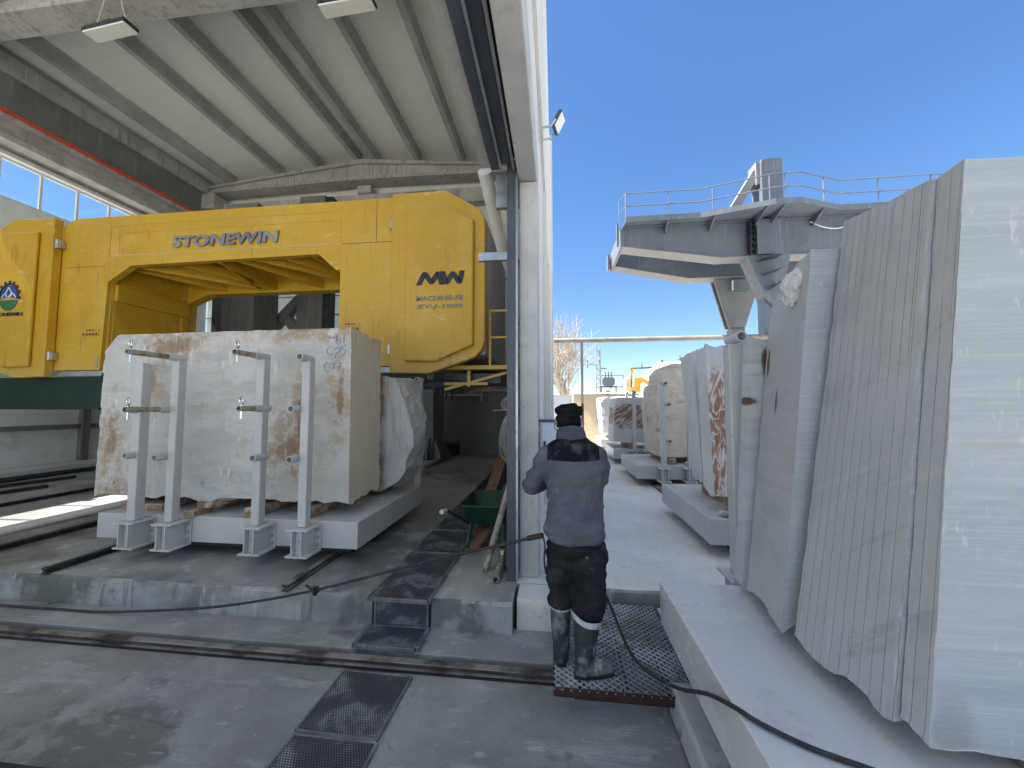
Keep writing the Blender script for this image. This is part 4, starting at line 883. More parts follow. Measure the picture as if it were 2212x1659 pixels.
sb = stone('sawn_marble_block', [(1.09, 2.03, .79), (3.3, 2.03, .79), (3.3, 2.50, .79), (1.155, 2.50, .79)], [(1.285, 2.00, 2.69), (3.3, 2.00, 2.69), (3.3, 2.52, 2.72), (1.385, 2.52, 2.68)], ['m_sawfar', 'm_face'],
      'marble block with thin saw lines, a chipped top corner and rust holes', 'marble block', cuts=36, amp=.0035, edge=.045, rough=(0,), seed=7, chip=.010, facemats={2: 1})
for v in sb.data.vertices:
    p = v.co + sb.location
    if p.z > 2.4 and p.y > 2.14: v.co.z -= (p.y - 2.14) * .30 * (p.z - 2.4) / .3 + .03 * abs(noise.noise(p * 14))
b = MB(); bmesh.ops.create_icosphere(b.bm, subdivisions=3, radius=1)
for v in b.bm.verts:
    q = v.co.copy(); v.co = Vector((1.292 + q.x * .032 + (q.z * .09) * .12, 2.17 + q.y * .085 * (1 + .3 * q.z), 2.545 + q.z * .10))
    nv = noise.cell_vector(q * 2.2); v.co += (nv - Vector((.5, .5, .5))) * .022 + noise.turbulence_vector(q * 3, 3, False) * .008
b.done('broken_corner', 'm_white', sb); q_ = bpy.data.objects['broken_corner']; q_.data.transform(Matrix.Translation(-sb.location))
stone('marble_slab', [(1.155, 2.56, .74), (3.0, 2.56, .74), (3.0, 2.66, .74), (1.155, 2.66, .74)], [(1.265, 2.56, 2.33), (3.0, 2.56, 2.33), (3.0, 2.66, 2.33), (1.265, 2.66, 2.33)], 'm_rustface',
      'narrow blue grey marble slab with rusty holes beside the tall stake', 'marble slab', cuts=20, amp=.008, edge=.05, rough=(0, 1), seed=8)
timber(1.5, 1.64, 1.38, 2.65, .722, .785, 'timber bearer in the shadow under the sawn blocks on the wet cart', 6)
timber(2.9, 3.05, 1.38, 2.65, .722, .785, 'timber bearer deep under the right end of the sawn blocks', 7)
stone('marble_block', [(1.72, 4.36, .90), (4.4, 4.36, .90), (4.4, 4.64, .90), (1.71, 4.64, .90)], [(1.655, 4.33, 2.60), (4.4, 4.33, 2.62), (4.4, 4.64, 2.66), (1.665, 4.64, 2.60)], ['m_white', 'm_red'],
      'marble block with a rust red face full of white veins behind the tall stake', 'marble block', cuts=22, amp=.015, edge=.08, rough=(0, 1), seed=11, facemats={2: 1})
stone('marble_slab', [(1.83, 4.98, .90), (4.3, 4.98, .90), (4.3, 5.46, .90), (1.87, 5.46, .90)], [(1.73, 4.95, 2.60), (4.3, 4.95, 2.60), (4.3, 5.43, 2.58), (1.74, 5.43, 2.57)], 'm_white',
      'plain white leaning marble slab just behind the red veined block', 'marble slab', cuts=18, amp=.015, edge=.04, rough=(0,), seed=12)
timber(2.0, 2.14, 4.32, 5.5, .722, .89, 'brown timber bearer under the red veined block', 8)
timber(2.9, 3.0, 4.32, 5.5, .722, .89, 'timber bearer farther right under the red veined block', 9)
rockprism('marble_block', [(2.10, .87), (2.05, 1.5), (2.03, 2.06), (2.09, 2.10), (2.10, 2.36), (2.20, 2.40), (2.23, 2.62), (2.33, 2.68), (2.36, 2.77), (3.2, 2.80), (4.3, 2.76), (4.3, .87)], 8.0, 9.2, 'm_beige',
          'rough beige stone block with a stepped top left corner on the third yard cart', 'stone block', .014, 21, 8, fr=7)
timber(2.25, 2.40, 7.9, 9.3, .722, .85, 'timber bearer under the left end of the rough beige block', 10)
timber(3.0, 3.16, 7.85, 9.3, .722, .85, 'pale timber bearer end beside small rubble under the rough beige block', 11)
M['m_patch'] = mat('white_marble_brown_patch', (.47, .49, .51), (.55, .56, .57), 1.5, rough=.6, bump=.3, bscale=9, bdist=.01, layers=[
    dict(k='blob', js=4, j=.7, a=.8, bb=.9, c=(.24, .11, .06), amt=.95, b=[(2.05, 10.6, 1.60, .66, 9, .42)]),
    dict(k='v', s=2.2, rot=(0, 35, 0), st=(.6, 1, 3.0), w=.06, dist=1.0, c=(.52, .52, .53), amt=.9)])
stone('marble_block', [(1.60, 10.78, .87), (4.2, 10.78, .87), (4.2, 11.9, .87), (1.60, 11.9, .87)], [(1.70, 10.80, 2.13), (4.2, 10.80, 2.15), (4.2, 11.9, 2.15), (1.68, 11.9, 2.13)], 'm_patch',
      'white marble block with a brown striped patch on the fourth yard cart', 'marble block', cuts=20, amp=.015, edge=.05, rough=(0,), seed=14)
timber(2.0, 2.22, 10.66, 11.9, .722, .86, 'short pale timber bearer under the white block with the brown patch', 12)
stone('marble_block', [(1.72, 14.0, .85), (4.3, 14.0, .85), (4.3, 15.2, .85), (1.72, 15.2, .85)], [(1.62, 13.95, 2.22), (4.3, 13.95, 2.34), (4.3, 15.2, 2.36), (1.60, 15.2, 2.22)], 'm_white',
      'plain white block with a sunlit top edge on the farthest yard cart', 'marble block', cuts=18, amp=.03, edge=.06, rough=(0, 1), seed=15)
timber(2.0, 2.2, 14.0, 15.2, .722, .84, 'timber bearer under the farthest white block', 13)
for i, (x, y, s_, lb) in enumerate([(1.78, 4.30, .055, 'small stone chip near the corner of the red block'), (2.0, 4.28, .04, 'smallest stone chip in front of the red block'), (2.62, 7.85, .07, 'pale rubble piece on the cart under the beige block'), (2.78, 7.87, .05, 'rubble piece next to the pale one under the beige block'), (2.15, 4.26, .06, 'flat stone chip at the foot of the red face')]):
    b = MB(); bmesh.ops.create_icosphere(b.bm, subdivisions=2, radius=s_); 
    for v in b.bm.verts: v.co.z *= .6; v.co += noise.noise_vector(v.co * 30 + Vector((i, 0, 0))) * s_ * .4 + Vector((x, y, .722 + s_ * .5))
    tag(b.done('stone_chip', 'stonebrown'), lb, 'stone chip', 'loose stone chips', (x, y, .72))
b = MB(); b.pipe((1.75, 4.60 - .35, .755), (1.92, 4.24, .755), .026, .019, 12); tag(b.done('steel_tube', 'dirtytube', smooth='auto'), 'short mud stained tube lying on the near corner of the second yard cart', 'tube', None, (1.8, 4.3, .74))

# ------------------------------------------------------------------ transfer cart with walkway
tc = T('transfer_cart', 'dirty transfer cart in the pit with a rusty mesh walkway on its left side', 'transfer cart', (1.8, 2.0, 0))
b = MB(); b.box(.68, .92, -.8, 2.50, .02, .21); b.jitter(.0, 1); b.done('side_beam', 'rustpaint', tc, bevel=.02)
b = MB(); b.box(.80, 3.6, -.8, 2.62, .212, .448); b.box(2.9, 3.5, -.8, 2.5, .06, .21); b.done('chassis', 'rustpaint', tc, bevel=.01)
b = MB(); b.box(.835, .90, 2.5, 3.38, .05, .20); b.done('end_ledge', 'rustpaint', tc, bevel=.01)
for x in (1.3, 3.2):
    for y in (1.68, 2.70): b = MB(); b.tube([(x - .05, y, .18), (x + .05, y, .18)], .10, 16); b.done('wheel', 'darkrail', tc, smooth='auto')
b = MB(); gx0, gx1, gy0, gy1, gz = -.025, .815, 2.37, 3.36, .20
for s_ in ((gx0, gx1, gy0, gy0 + .006, .15, .205), (gx0, gx0 + .006, gy0 + .006, gy1, .17, .205), (.10, gx1, gy0 + .012, gy0 + .04, .135, .182), (gx1 - .006, gx1, gy0 + .006, gy1, .17, .203), (gx0 + .006, gx1 - .006, gy1 - .006, gy1, .17, .2)): b.box(*s_)
for x in (.13, .40, .66): b.box(x, x + .04, gy0 + .042, gy1 - .01, .13, .18)
b.done('walkway_frame', 'redox', tc, bevel=.002)
# expanded metal: diamond strands
b = MB(); dx, dy = .052, .0235; nx_, ny_ = int((gx1 - gx0) / dx), int((gy1 - gy0) / dy)
for j in range(ny_ + 1):
    yb = gy0 + .01 + j * dy; pts = []
    for i in range(2 * nx_ + 1):
        x = gx0 + .004 + i * dx / 2; s_ = 1 if (i + j) % 2 else -1
        pts.append((x, yb + s_ * dy * .42, gz + s_ * .003))
    w = .0042
    for p, q in zip(pts, pts[1:]):
        p, q = Vector(p), Vector(q); n1 = Vector((0, 1, 0)) * w
        if q.x > gx1: continue
        b.hexa([p - n1 - Vector((0, 0, .007)), q - n1 - Vector((0, 0, .007)), q + n1 - Vector((0, 0, .002)), p + n1 - Vector((0, 0, .002)), p - n1, q - n1, q + n1 + Vector((0, 0, .005)), p + n1 + Vector((0, 0, .005))])
b.box(.395, .402, gy0, gy1, gz + .003, gz + .009)
b.done('walkway_mesh', 'expanded', tc)

# ------------------------------------------------------------------ things inside the door
wb = T('wheelbarrow', 'dark green wheelbarrow with splashes of stone mud beside the door track', 'wheelbarrow', (-.8, 4.6, .3))
b = MB()
def rr(x0, x1, y0, y1, z, r=.07, n=4):
    P = []
    for cx, cy_, a in ((x1 - r, y1 - r, 0), (x0 + r, y1 - r, 90), (x0 + r, y0 + r, 180), (x1 - r, y0 + r, 270)):
        for k in range(n + 1): P.append((cx + r * math.cos(R(a + 90 * k / n)), cy_ + r * math.sin(R(a + 90 * k / n)), z))
    return P
def tray(z0, z1, off):
    return [rr(-1.02 + off, -.62 - off, 4.36 + off, 4.82 - off, z0 + off, .08), rr(-1.10 + off, -.50 - off, 4.22 + off, 5.02 - off, z1, .10)]
O, I = tray(.52, .76, 0), tray(.52, .76, .006)
vO = [[b.bm.verts.new(p) for p in r_] for r_ in O]; vI = [[b.bm.verts.new(p) for p in r_] for r_ in I]
b.skin(vO, False); b.skin(vI, False); b.skin([vO[1], vI[1]], False); b.bm.faces.new(vO[0][::-1]); b.bm.faces.new(vI[0])
b.done('tray', 'barrow', wb, smooth='auto')
b = MB(); b.tube([p for p in O[1]] + [O[1][0]], .012, 6); b.done('rim', 'barrow', wb, smooth='auto')
for s_ in (-1, 1):
    xc = -.81
    b = MB(); b.tube([(xc + s_ * .36, 3.86, .80), (xc + s_ * .345, 3.95, .78), (xc + s_ * .22, 4.45, .50), (xc + s_ * .06, 5.25, .47)], .017, 8); h_ = b.done('handle', 'barrow', wb, smooth='auto')
    b = MB(); b.tube([(xc + s_ * .365, 3.80, .81), (xc + s_ * .355, 3.92, .795)], [.026, .024], 8); b.jitter(.006, 20); b.done('grip', 'paint', h_)
    b = MB(); b.bar((xc + s_ * .19, 4.40, .515), (xc + s_ * .20, 4.25, .302), .03, .05); b.done('leg', 'barrow', wb)
b = MB(); b.tube([(-1.0, 4.28, .36), (-.62, 4.28, .36)], .01, 6); b.done('leg_brace', 'barrow', wb)
b = MB(); b.torus((-.81, 5.28, .48), .14, .045, (1, 0, 0), 20, 8); b.tube([(-.86, 5.28, .48), (-.76, 5.28, .48)], .05, 10); b.done('wheel', 'rubber', wb, smooth='auto')
b = MB(); b.tube([(-.69, 3.67, .305), (-.45, 3.95, 1.2), (-.385, 4.03, 1.47)], [.033, .032, .031], 12); tag(b.done('leaning_pole', 'dirtytube', smooth='auto'), 'long mud yellow pole leaning on the door track in front of the wheelbarrow', 'pole', None, (-.69, 3.67, .3))
b = MB(); b.tube([(-.50, 3.75, .305), (-.42, 4.6, 1.3)], .03, 10); tag(b.done('leaning_pole', 'rail', smooth='auto'), 'brown pole leaning in the shade right behind the door track', 'pole', None, (-.5, 3.75, .3))
def corepipe(p, q, lb):
    t = T('core_tube', lb, 'tube', p, 'short tubes with flared shiny ends')
    b = MB(); b.pipe(p, q, .030, .022, 14); b.done('tube', 'dirtytube', t, smooth='auto')
    d = (Vector(q) - Vector(p)).normalized(); b = MB(); b.tube([Vector(q), Vector(q) + d * .045, Vector(q) + d * .05], [.032, .058, .050], 14); b.done('flared_end', 'chrome', t, smooth='auto')
    m2 = (Vector(p) * .45 + Vector(q) * .55); b = MB(); b.pipe(m2, m2 + d * .03, .036, .0302, 14); b.done('collar', 'galv', t)
corepipe((-.545, 3.42, .335), (-.545, 3.84, .36), 'short muddy tube with a flared shiny end lying towards the camera')
corepipe((-.42, 3.95, .40), (-.43, 3.72, .335), 'second flared tube half hidden by the door track')
def plank(p, q, w, h, lb):
    p, q = Vector(p), Vector(q); L_ = (q - p).length
    b = MB(); b.box(-w / 2, w / 2, 0, L_, -h / 2, h / 2)
    bmesh.ops.subdivide_edges(b.bm, edges=b.bm.edges[:], cuts=3, use_grid_fill=True); b.jitter(.004, 5)
    o = b.done('plank', 'plank'); o.location = p; o.rotation_euler = (q - p).to_track_quat('Y', 'Z').to_euler(); return tag(o, lb, 'plank', 'planks leaning in the hall corner')
plank((-.95, 4.5, .33), (-.84, 6.5, 1.15), .10, .05, 'wider brown plank rising behind the wheelbarrow towards the wire coil')
plank((-1.05, 4.9, .33), (-.93, 6.5, 1.12), .06, .05, 'narrow brown plank with pale knots left of the wider one')
plank((-.90, 4.15, .34), (-.55, 5.3, .62), .12, .05, 'board lying low under the wheelbarrow')
wc = T('wire_coil', 'hanging bundle of grey cutting wire loops beside the door track', 'wire coil', (-.72, 6.0, 1.9)); b = MB()
for i in range(34):
    rx, rz = random.uniform(.10, .19), random.uniform(.30, .46); cx, cz = -.70 + random.uniform(-.03, .03), 1.80 - rz; y0 = 6.0 + random.uniform(-.06, .06); a0 = random.uniform(-.2, .2)
    b.tube([(cx + rx * math.cos(R(15 * k)) * (1 - .35 * math.sin(R(15 * k))), y0 + .02 * math.sin(R(30 * k + i)), cz + rz * math.sin(R(15 * k))) for k in range(25)], .0045, 4)
b.done('loops', 'wire', wc)
b = MB()
for i in range(7):
    r_ = random.uniform(.06, .12); b.tube([(-.74 + r_ * 1.2 * math.cos(R(20 * k)) + i * .012, 6.0 + .02 * i - .05, 1.93 + r_ * math.sin(R(20 * k))) for k in range(19)], .005, 4)
b.tube([(-1.0, 5.95, 1.83), (-.7, 6.0, 1.84), (-.6, 6.0, 1.86)], .006, 5); b.done('loose_ends', 'wire', wc)
b = MB(); b.tube([(-.72, 6.0, 1.815), (-.36, 6.0, 1.83)], .012, 8); b.done('hook', 'darkrail', wc)
t = T('tool_chest', 'low black chest standing by the far hall wall', 'chest', (-4.1, 12.2, .3)); b = MB(); b.box(-4.5, -3.2, 11.75, 12.35, .302, .62); b.done('case', 'blacksteel', t, bevel=.02); b = MB(); b.box(-4.55, -3.15, 11.7, 12.4, .622, .70); b.done('lid', 'darksteel', t, bevel=.02)

# ------------------------------------------------------------------ cables
b = MB(); P = [(-6.2, 2.98, .075), (-5.13, 2.98, .068), (-4.5, 2.98, .07), (-3.95, 2.98, .078), (-3.06, 2.97, .167), (-2.48, 2.96, .268), (-1.97, 2.94, .393), (-1.46, 2.88, .556), (-.868, 2.78, .762), (-.395, 2.66, .92), (-.13, 2.53, 1.035)]
def smoothpath(P, n=5):
    P = [Vector(p) for p in P]; out = []
    for i in range(len(P) - 1):
        p0, p1, p2, p3 = P[max(i - 1, 0)], P[i], P[i + 1], P[min(i + 2, len(P) - 1)]
        for k in range(n):
            t = k / n; out.append(.5 * ((2 * p1) + (p2 - p0) * t + (2 * p0 - 5 * p1 + 4 * p2 - p3) * t * t + (3 * p1 - p0 - 3 * p2 + p3) * t ** 3))
    return out + [P[-1]]
ca = T('control_cable', 'black rubber cable hanging from the worker across the open bay to the left edge', 'cable', (-2, 2.9, .02))
b.tube(smoothpath(P), .0105, 7); b.done('cord', 'rubber', ca, smooth='auto')
b = MB(); b.torus((-1.97, 2.94, .385), .028, .010, (1, .3, .3), 12, 6); b.torus((-1.95, 2.94, .40), .022, .009, (.3, 1, .2), 12, 6); b.tube([(-1.99, 2.93, .40), (-2.05, 2.94, .43)], .009, 6); b.done('knot', 'rubber', ca, smooth='auto')
b = MB(); b.tube([(-.19, 2.555, 1.012), (-.09, 2.51, 1.052)], .018, 10); b.done('plug', 'blacksteel', ca, smooth='auto')
b = MB(); b.tube(smoothpath([(-.09, 2.51, 1.05), (-.075, 2.50, .99), (-.08, 2.50, .90), (-.07, 2.52, .8)]), .006, 6); b.done('thin_lead', 'rubber', ca)
P = [(.16, 2.80, .86), (.24, 2.84, .72), (.309, 2.85, .62), (.385, 2.72, .48), (.455, 2.50, .36), (.535, 2.30, .37), (.60, 2.02, .50), (.65, 1.80, .64), (.685, 1.62, .725), (.74, 1.54, .733), (.86, 1.455, .732), (1.01, 1.39, .732), (1.2, 1.30, .732), (1.6, 1.1, .732)]
b = MB(); b.tube(smoothpath(P), .0092, 7); tag(b.done('cable', 'rubber', smooth='auto'), 'black cable running down from behind the worker over the mesh walkway onto the wet cart', 'cable', None, (.6, 2, .4))

# ------------------------------------------------------------------ worker
man = T('person', 'person in charcoal fleece, black cap and muddy rubber boots standing on the mesh walkway', 'person', (.125, 2.57, .207))
def rmesh(name, tubes, voxel, material, sm=6, disp=(), parent=man, factor=.6):
    b = MB()
    for tb in tubes:
        pts, rs = tb[0], tb[1]; kw = tb[2] if len(tb) > 2 else {}
        b.tube(pts, rs, kw.get('n', 16), True, kw.get('sq', 1.0))
    bmesh.ops.recalc_face_normals(b.bm, faces=b.bm.faces)
    me = bpy.data.meshes.new(name); b.bm.to_mesh(me); b.bm.free(); o = bpy.data.objects.new(name, me); COL.objects.link(o)
    m = o.modifiers.new('r', 'REMESH'); m.mode = 'VOXEL'; m.voxel_size = voxel
    m = o.modifiers.new('s', 'SMOOTH'); m.factor = factor; m.iterations = sm
    me2 = evalmesh(o); o.modifiers.clear(); o.data = me2; me2.materials.clear(); me2.materials.append(M[material])
    if disp:
        me2.update(); nv = [v.normal.copy() for v in me2.vertices]
        for v, nn in zip(me2.vertices, nv):
            a = sum(noise.noise(Vector((v.co.x * sc[0], v.co.y * sc[1], v.co.z * sc[2])) + Vector((k * 7, 3, 1))) * am for k, (sc, am) in enumerate(disp)); v.co += nn * a
    for p in me2.polygons: p.use_smooth = True
    o.parent = parent; return o
def hand(wrist, d, side, curl=.9):
    """palm, four curled fingers of unequal length and a thumb; d = forearm direction"""
    w = Vector(wrist); d = Vector(d).normalized(); up = Vector((0, 0, 1)); x = d.cross(up).normalized(); u = x.cross(d).normalized(); T_ = []
    T_.append(([w - d * .02, w + d * .03, w + d * .075, w + d * .09], [.026, .034, .040, .034], dict(sq=.42)))
    for k, (off, L_) in enumerate(((-.030, .070), (-.010, .080), (.010, .075), (.029, .058))):
        p = w + d * .085 + x * off * side; q = [p]; a = 0
        for sgm in (.45, .32, .23):
            a += curl * .75; q.append(q[-1] + (d * math.cos(a) - u * math.sin(a)) * L_ * sgm)
        T_.append((q, [.0095, .009, .008, .007], dict(n=8)))
    p = w + d * .03 - x * .032 * side; T_.append(([p, p - x * side * .022 + d * .022 - u * .006, p - x * side * .022 + d * .05 - u * .018, p - x * side * .012 + d * .07 - u * .026], [.013, .012, .010, .008], dict(n=8)))
    return T_
LW, RW = (-.13, .36, 1.13), (.10, .37, 1.14)
LE, RE = (-.30, .05, 1.16), (.17, .13, 1.16)
HC = Vector((-.035, .105, 1.585))
body = [
    ([(0, 0, .80), (0, .01, .95), (0, .02, 1.1), (-.005, .02, 1.25), (-.01, .02, 1.36), (-.015, .03, 1.42)], [.085, .085, .09, .10, .085, .05], dict(sq=1.6)),
    ([(-.015, .03, 1.38), (-.025, .06, 1.46), HC + Vector((0, -.02, -.02))], [.062, .055, .058]),
    ([HC + Vector((0, .02, -.115)), HC + Vector((0, .015, -.08)), HC + Vector((0, .005, -.02)), HC + Vector((0, 0, .04)), HC + Vector((0, -.005, .08)), HC + Vector((0, -.005, .105))], [.045, .075, .092, .095, .075, .03], dict(sq=.80)),
    ([HC + Vector((0, .09, .0)), HC + Vector((0, .115, -.035)), HC + Vector((0, .095, -.05))], [.010, .016, .012], dict(n=8)),
    ([HC + Vector((-.025, .088, -.078)), HC + Vector((0, .098, -.076)), HC + Vector((.025, .088, -.078))], [.006, .009, .006], dict(n=8)),
    ([HC + Vector((-.076, -.01, -.035)), HC + Vector((-.088, -.018, 0)), HC + Vector((-.082, -.012, .03))], [.010, .015, .011], dict(n=8)),
    ([HC + Vector((.076, -.01, -.035)), HC + Vector((.088, -.018, 0)), HC + Vector((.082, -.012, .03))], [.010, .015, .011], dict(n=8)),
    ([(-.14, .02, 1.385), LE, LW], [.046, .038, .025]), ([(.13, .02, 1.385), RE, RW], [.046, .038, .025]),
    ([(-.07, 0, .85), (-.095, .03, .48), (-.10, .03, .06)], [.085, .058, .04]), ([(.08, 0, .85), (.085, -.02, .48), (.05, -.08, .06)], [.085, .058, .04]),
    ([(-.10, .02, .05), (-.10, .14, .035)], [.035, .028]), ([(.04, -.08, .05), (.17, -.05, .035)], [.035, .028])]
body += hand(LW, Vector(LW) - Vector(LE), 1) + hand(RW, Vector(RW) - Vector(RE), -1)
rmesh('body', body, .0055, 'skin', 3)
b = MB()
for s_ in (-1, 1):
    b2 = bmesh.new(); bmesh.ops.create_uvsphere(b2, u_segments=10, v_segments=8, radius=.012, matrix=Matrix.Translation(HC + Vector((s_ * .032, .082, .002)))); mm = bpy.data.meshes.new('eye'); b2.to_mesh(mm); b2.free(); mm.materials.append(M['white']); oo = bpy.data.objects.new('eye', mm); COL.objects.link(oo); oo.parent = man
jk = [
    ([(.0, 0, .835), (.0, -.005, .86), (.0, -.005, .95), (.0, -.008, 1.05), (-.002, -.005, 1.15), (-.005, 0, 1.25), (-.008, .005, 1.33), (-.012, .015, 1.40), (-.018, .03, 1.455), (-.022, .04, 1.48)], [.146, .150, .145, .137, .140, .142, .132, .112, .085, .065], dict(sq=1.38, n=24)),
    ([(-.10, .012, 1.40), (-.170, .01, 1.365), (-.225, .01, 1.29), (-.275, .03, 1.20), (-.298, .045, 1.145)], [.07, .076, .068, .064, .058]),
    ([(-.298, .045, 1.145), (-.30, .10, 1.125), (-.22, .22, 1.125), (-.15, .33, 1.13)], [.062, .064, .054, .044]),
    ([(.08, .012, 1.40), (.138, .012, 1.365), (.160, .02, 1.29), (.170, .06, 1.21), (.172, .12, 1.16)], [.068, .074, .070, .066, .060]),
    ([(.172, .12, 1.16), (.168, .18, 1.14), (.16, .27, 1.135), (.115, .345, 1.14)], [.068, .066, .056, .044])]
rmesh('jacket', jk, .0105, 'fleece', 5, [((7, 7, 4), .016), ((12, 12, 26), .009), ((7, 3, 16), .014)])
b = MB(); rings = []
for i, (z, r, y) in enumerate([(1.435, .098, .03), (1.46, .098, .03), (1.49, .096, .035), (1.515, .092, .045), (1.53, .086, .05), (1.532, .078, .052), (1.51, .074, .05), (1.46, .07, .045)]):
    rings.append([(-.022 + r * 1.05 * math.cos(R(15 * k)) + .006 * noise.noise(Vector((k * .5, i * .6, 2))), y + r * .95 * math.sin(R(15 * k)), z + .012 * noise.noise(Vector((k * .4, i, 5))) - .03 * math.sin(R(15 * k)) * (z > 1.45)) for k in range(24)])
b.loft(rings, False); o = b.done('collar', 'fleececollar', None, smooth=True); o.parent = man
tr = [
    ([(.0, 0, .90), (.0, -.005, .86), (.0, -.012, .78), (.0, -.008, .72)], [.112, .124, .134, .100], dict(sq=1.40, n=24)),
    ([(-.088, -.005, .79), (-.095, .0, .68), (-.098, .015, .56), (-.100, .03, .47), (-.102, .03, .41), (-.102, .03, .375)], [.102, .100, .092, .086, .092, .080]),
    ([(.088, -.01, .79), (.095, -.012, .68), (.092, -.03, .56), (.082, -.055, .46), (.068, -.075, .385), (.062, -.08, .352)], [.106, .108, .106, .100, .098, .088])]
rmesh('trousers', tr, .0105, 'trouser', 5, [((9, 9, 14), .014), ((6, 6, 34), .014), ((22, 22, 26), .006)])
def band(c, r, z, tilt, name='reflective_band'):
    b = MB(); rg = []
    for dz, dr in ((-.018, 0), (.018, .002), (.018, -.004), (-.018, -.006)):
        rg.append([(c[0] + (r + dr) * math.cos(R(15 * k)), c[1] + (r + dr) * math.sin(R(15 * k)), z + dz + tilt * math.cos(R(15 * k)) * r + .003 * math.sin(k)) for k in range(24)])
    rg.append(rg[0]); b.loft(rg, False); o = b.done(name, 'reflect', None, smooth=True); o.parent = man
band((-.102, .03), .084, .378, -.10); band((.062, -.08), .092, .352, -.28)
def boot(name, shaft, foot):
    o = rmesh(name, [shaft, foot[0], foot[1]], .008, 'boot', 4, [((16, 16, 9), .004), ((8, 8, 40), .003)])
    return o
b1 = boot('boot', ([(-.102, .03, .37), (-.102, .03, .30), (-.100, .032, .20), (-.098, .035, .12), (-.098, .03, .05), (-.098, .03, .012)], [.068, .067, .062, .058, .052, .050]),
     (([(-.098, -.01, .035), (-.098, .06, .040), (-.10, .14, .035), (-.10, .20, .028)], [.038, .046, .044, .028]), ([(-.098, -.03, .012), (-.098, .07, .012), (-.10, .15, .012), (-.10, .215, .014)], [.03, .04, .043, .030], dict(sq=1.0))))
b2 = boot('boot', ([(.062, -.08, .345), (.060, -.082, .28), (.052, -.086, .20), (.046, -.088, .12), (.042, -.088, .05), (.04, -.088, .012)], [.080, .078, .070, .063, .056, .054]),
     (([(.0, -.095, .04), (.07, -.085, .045), (.14, -.065, .042), (.205, -.045, .034)], [.042, .052, .050, .034]), ([(-.02, -.098, .013), (.07, -.085, .013), (.15, -.062, .013), (.225, -.04, .015)], [.034, .045, .047, .032])))
for o in (b1, b2):
    for v in o.data.vertices: v.co.z = max(v.co.z, .002)
hat = rmesh('knit_cap', [([HC + Vector((0, -.01, -.035)), HC + Vector((0, -.012, 0)), HC + Vector((0, -.012, .04)), HC + Vector((0, -.012, .08)), HC + Vector((0, -.01, .105)), HC + Vector((0, -.01, .118))], [.096, .101, .099, .096, .082, .05], dict(sq=.88, n=20)),
     ([HC + Vector((0, -.012, .060)), HC + Vector((0, -.012, .082)), HC + Vector((0, -.012, .104))], [.098, .106, .092], dict(sq=.90, n=20))], .006, 'hat', 2, [((20, 20, 40), .016), ((12, 12, 70), .010), ((60, 60, 60), .003)])
b = MB(); b.tube([HC + Vector((-.088, .0, .03)), HC + Vector((-.100, -.005, -.01)), HC + Vector((-.095, -.01, -.05)), HC + Vector((-.07, -.03, -.075))], .003, 5); o = b.done('mask_strap', 'rubber'); o.parent = man

# ------------------------------------------------------------------ gantry crane
cr_ = T('gantry_crane', 'grey gantry crane with railed walkway and tapered legs against the blue sky', 'crane', (7.8, 16, .3))
def girder(y0, y1, x0, zt, z_end, xk, zk, x1):
    b = MB(); b.prism([(x0, z_end), (x0 + .15, z_end - .06), (xk, zk), (x1, zk), (x1, zt), (x0, zt)], 'y', y0, y1); g = b.done('girder', 'crane', cr_)
    b = MB(); b.prism([(x0 - .05, z_end - .08), (x0 + .15, z_end - .10), (xk, zk - .04), (x1, zk - .04), (x1, zk - .003), (xk, zk - .003), (x0 + .14, z_end - .063), (x0 - .05, z_end - .04)], 'y', y0 - .07, y1 + .07); b.done('bottom_flange', 'craneedge', g)
    b = MB(); b.box(x0 - .04, x1, y0 - .12, y1 + .12, zt + .002, zt + .05); b.done('top_flange', 'crane', g)
    return g
g1 = girder(15.0, 15.55, 2.75, 9.0, 8.30, 6.4, 7.66, 22)
g2 = girder(17.2, 17.75, 2.75, 9.0, 8.34, 5.95, 7.62, 22)
b = MB(); b.box(2.62, 2.745, 14.95, 17.8, 8.25, 9.0); b.box(2.55, 2.615, 15.3, 15.5, 8.5, 9.4); b.box(2.45, 2.56, 17.3, 17.7, 8.2, 8.9); b.done('end_tie', 'crane', cr_)
wp = [(2.75, 14.42), (5.5, 14.42), (7.75, 13.72), (8.6, 13.72), (10.3, 14.42), (22, 14.42)]
b = MB()
for (xa, ya), (xb, yb) in zip(wp, wp[1:]): b.hexa([(xa, ya, 9.06), (xb, yb, 9.06), (xb, 15.1, 9.06), (xa, 15.1, 9.06), (xa, ya, 9.11), (xb, yb, 9.11), (xb, 15.1, 9.11), (xa, 15.1, 9.11)])
for (xa, ya), (xb, yb) in zip(wp, wp[1:]): b.hexa([(xa, ya - .02, 9.0), (xb, yb - .02, 9.0), (xb, yb, 9.0), (xa, ya, 9.0), (xa, ya - .02, 9.2), (xb, yb - .02, 9.2), (xb, yb, 9.2), (xa, ya, 9.2)])
b.done('walkway', 'crane', cr_)
def wy(x):
    for (xa, ya), (xb, yb) in zip(wp, wp[1:]):
        if xa <= x <= xb: return ya + (yb - ya) * (x - xa) / (xb - xa)
b = MB()
for z in (10.12, 9.62): b.tube([(2.6, 15.0, z)] + [(x, y, z) for x, y in wp], .022, 6)
for x in (2.75, 4.35, 5.9, 7.6, 8.1, 9.6, 11.6, 13.3, 15): b.tube([(x, wy(x), 9.1), (x, wy(x), 10.12)], .022, 6)
b.tube([(2.6, 15.0, 9.1), (2.6, 15.0, 10.12)], .022, 6); b.done('railing', 'crane', cr_)
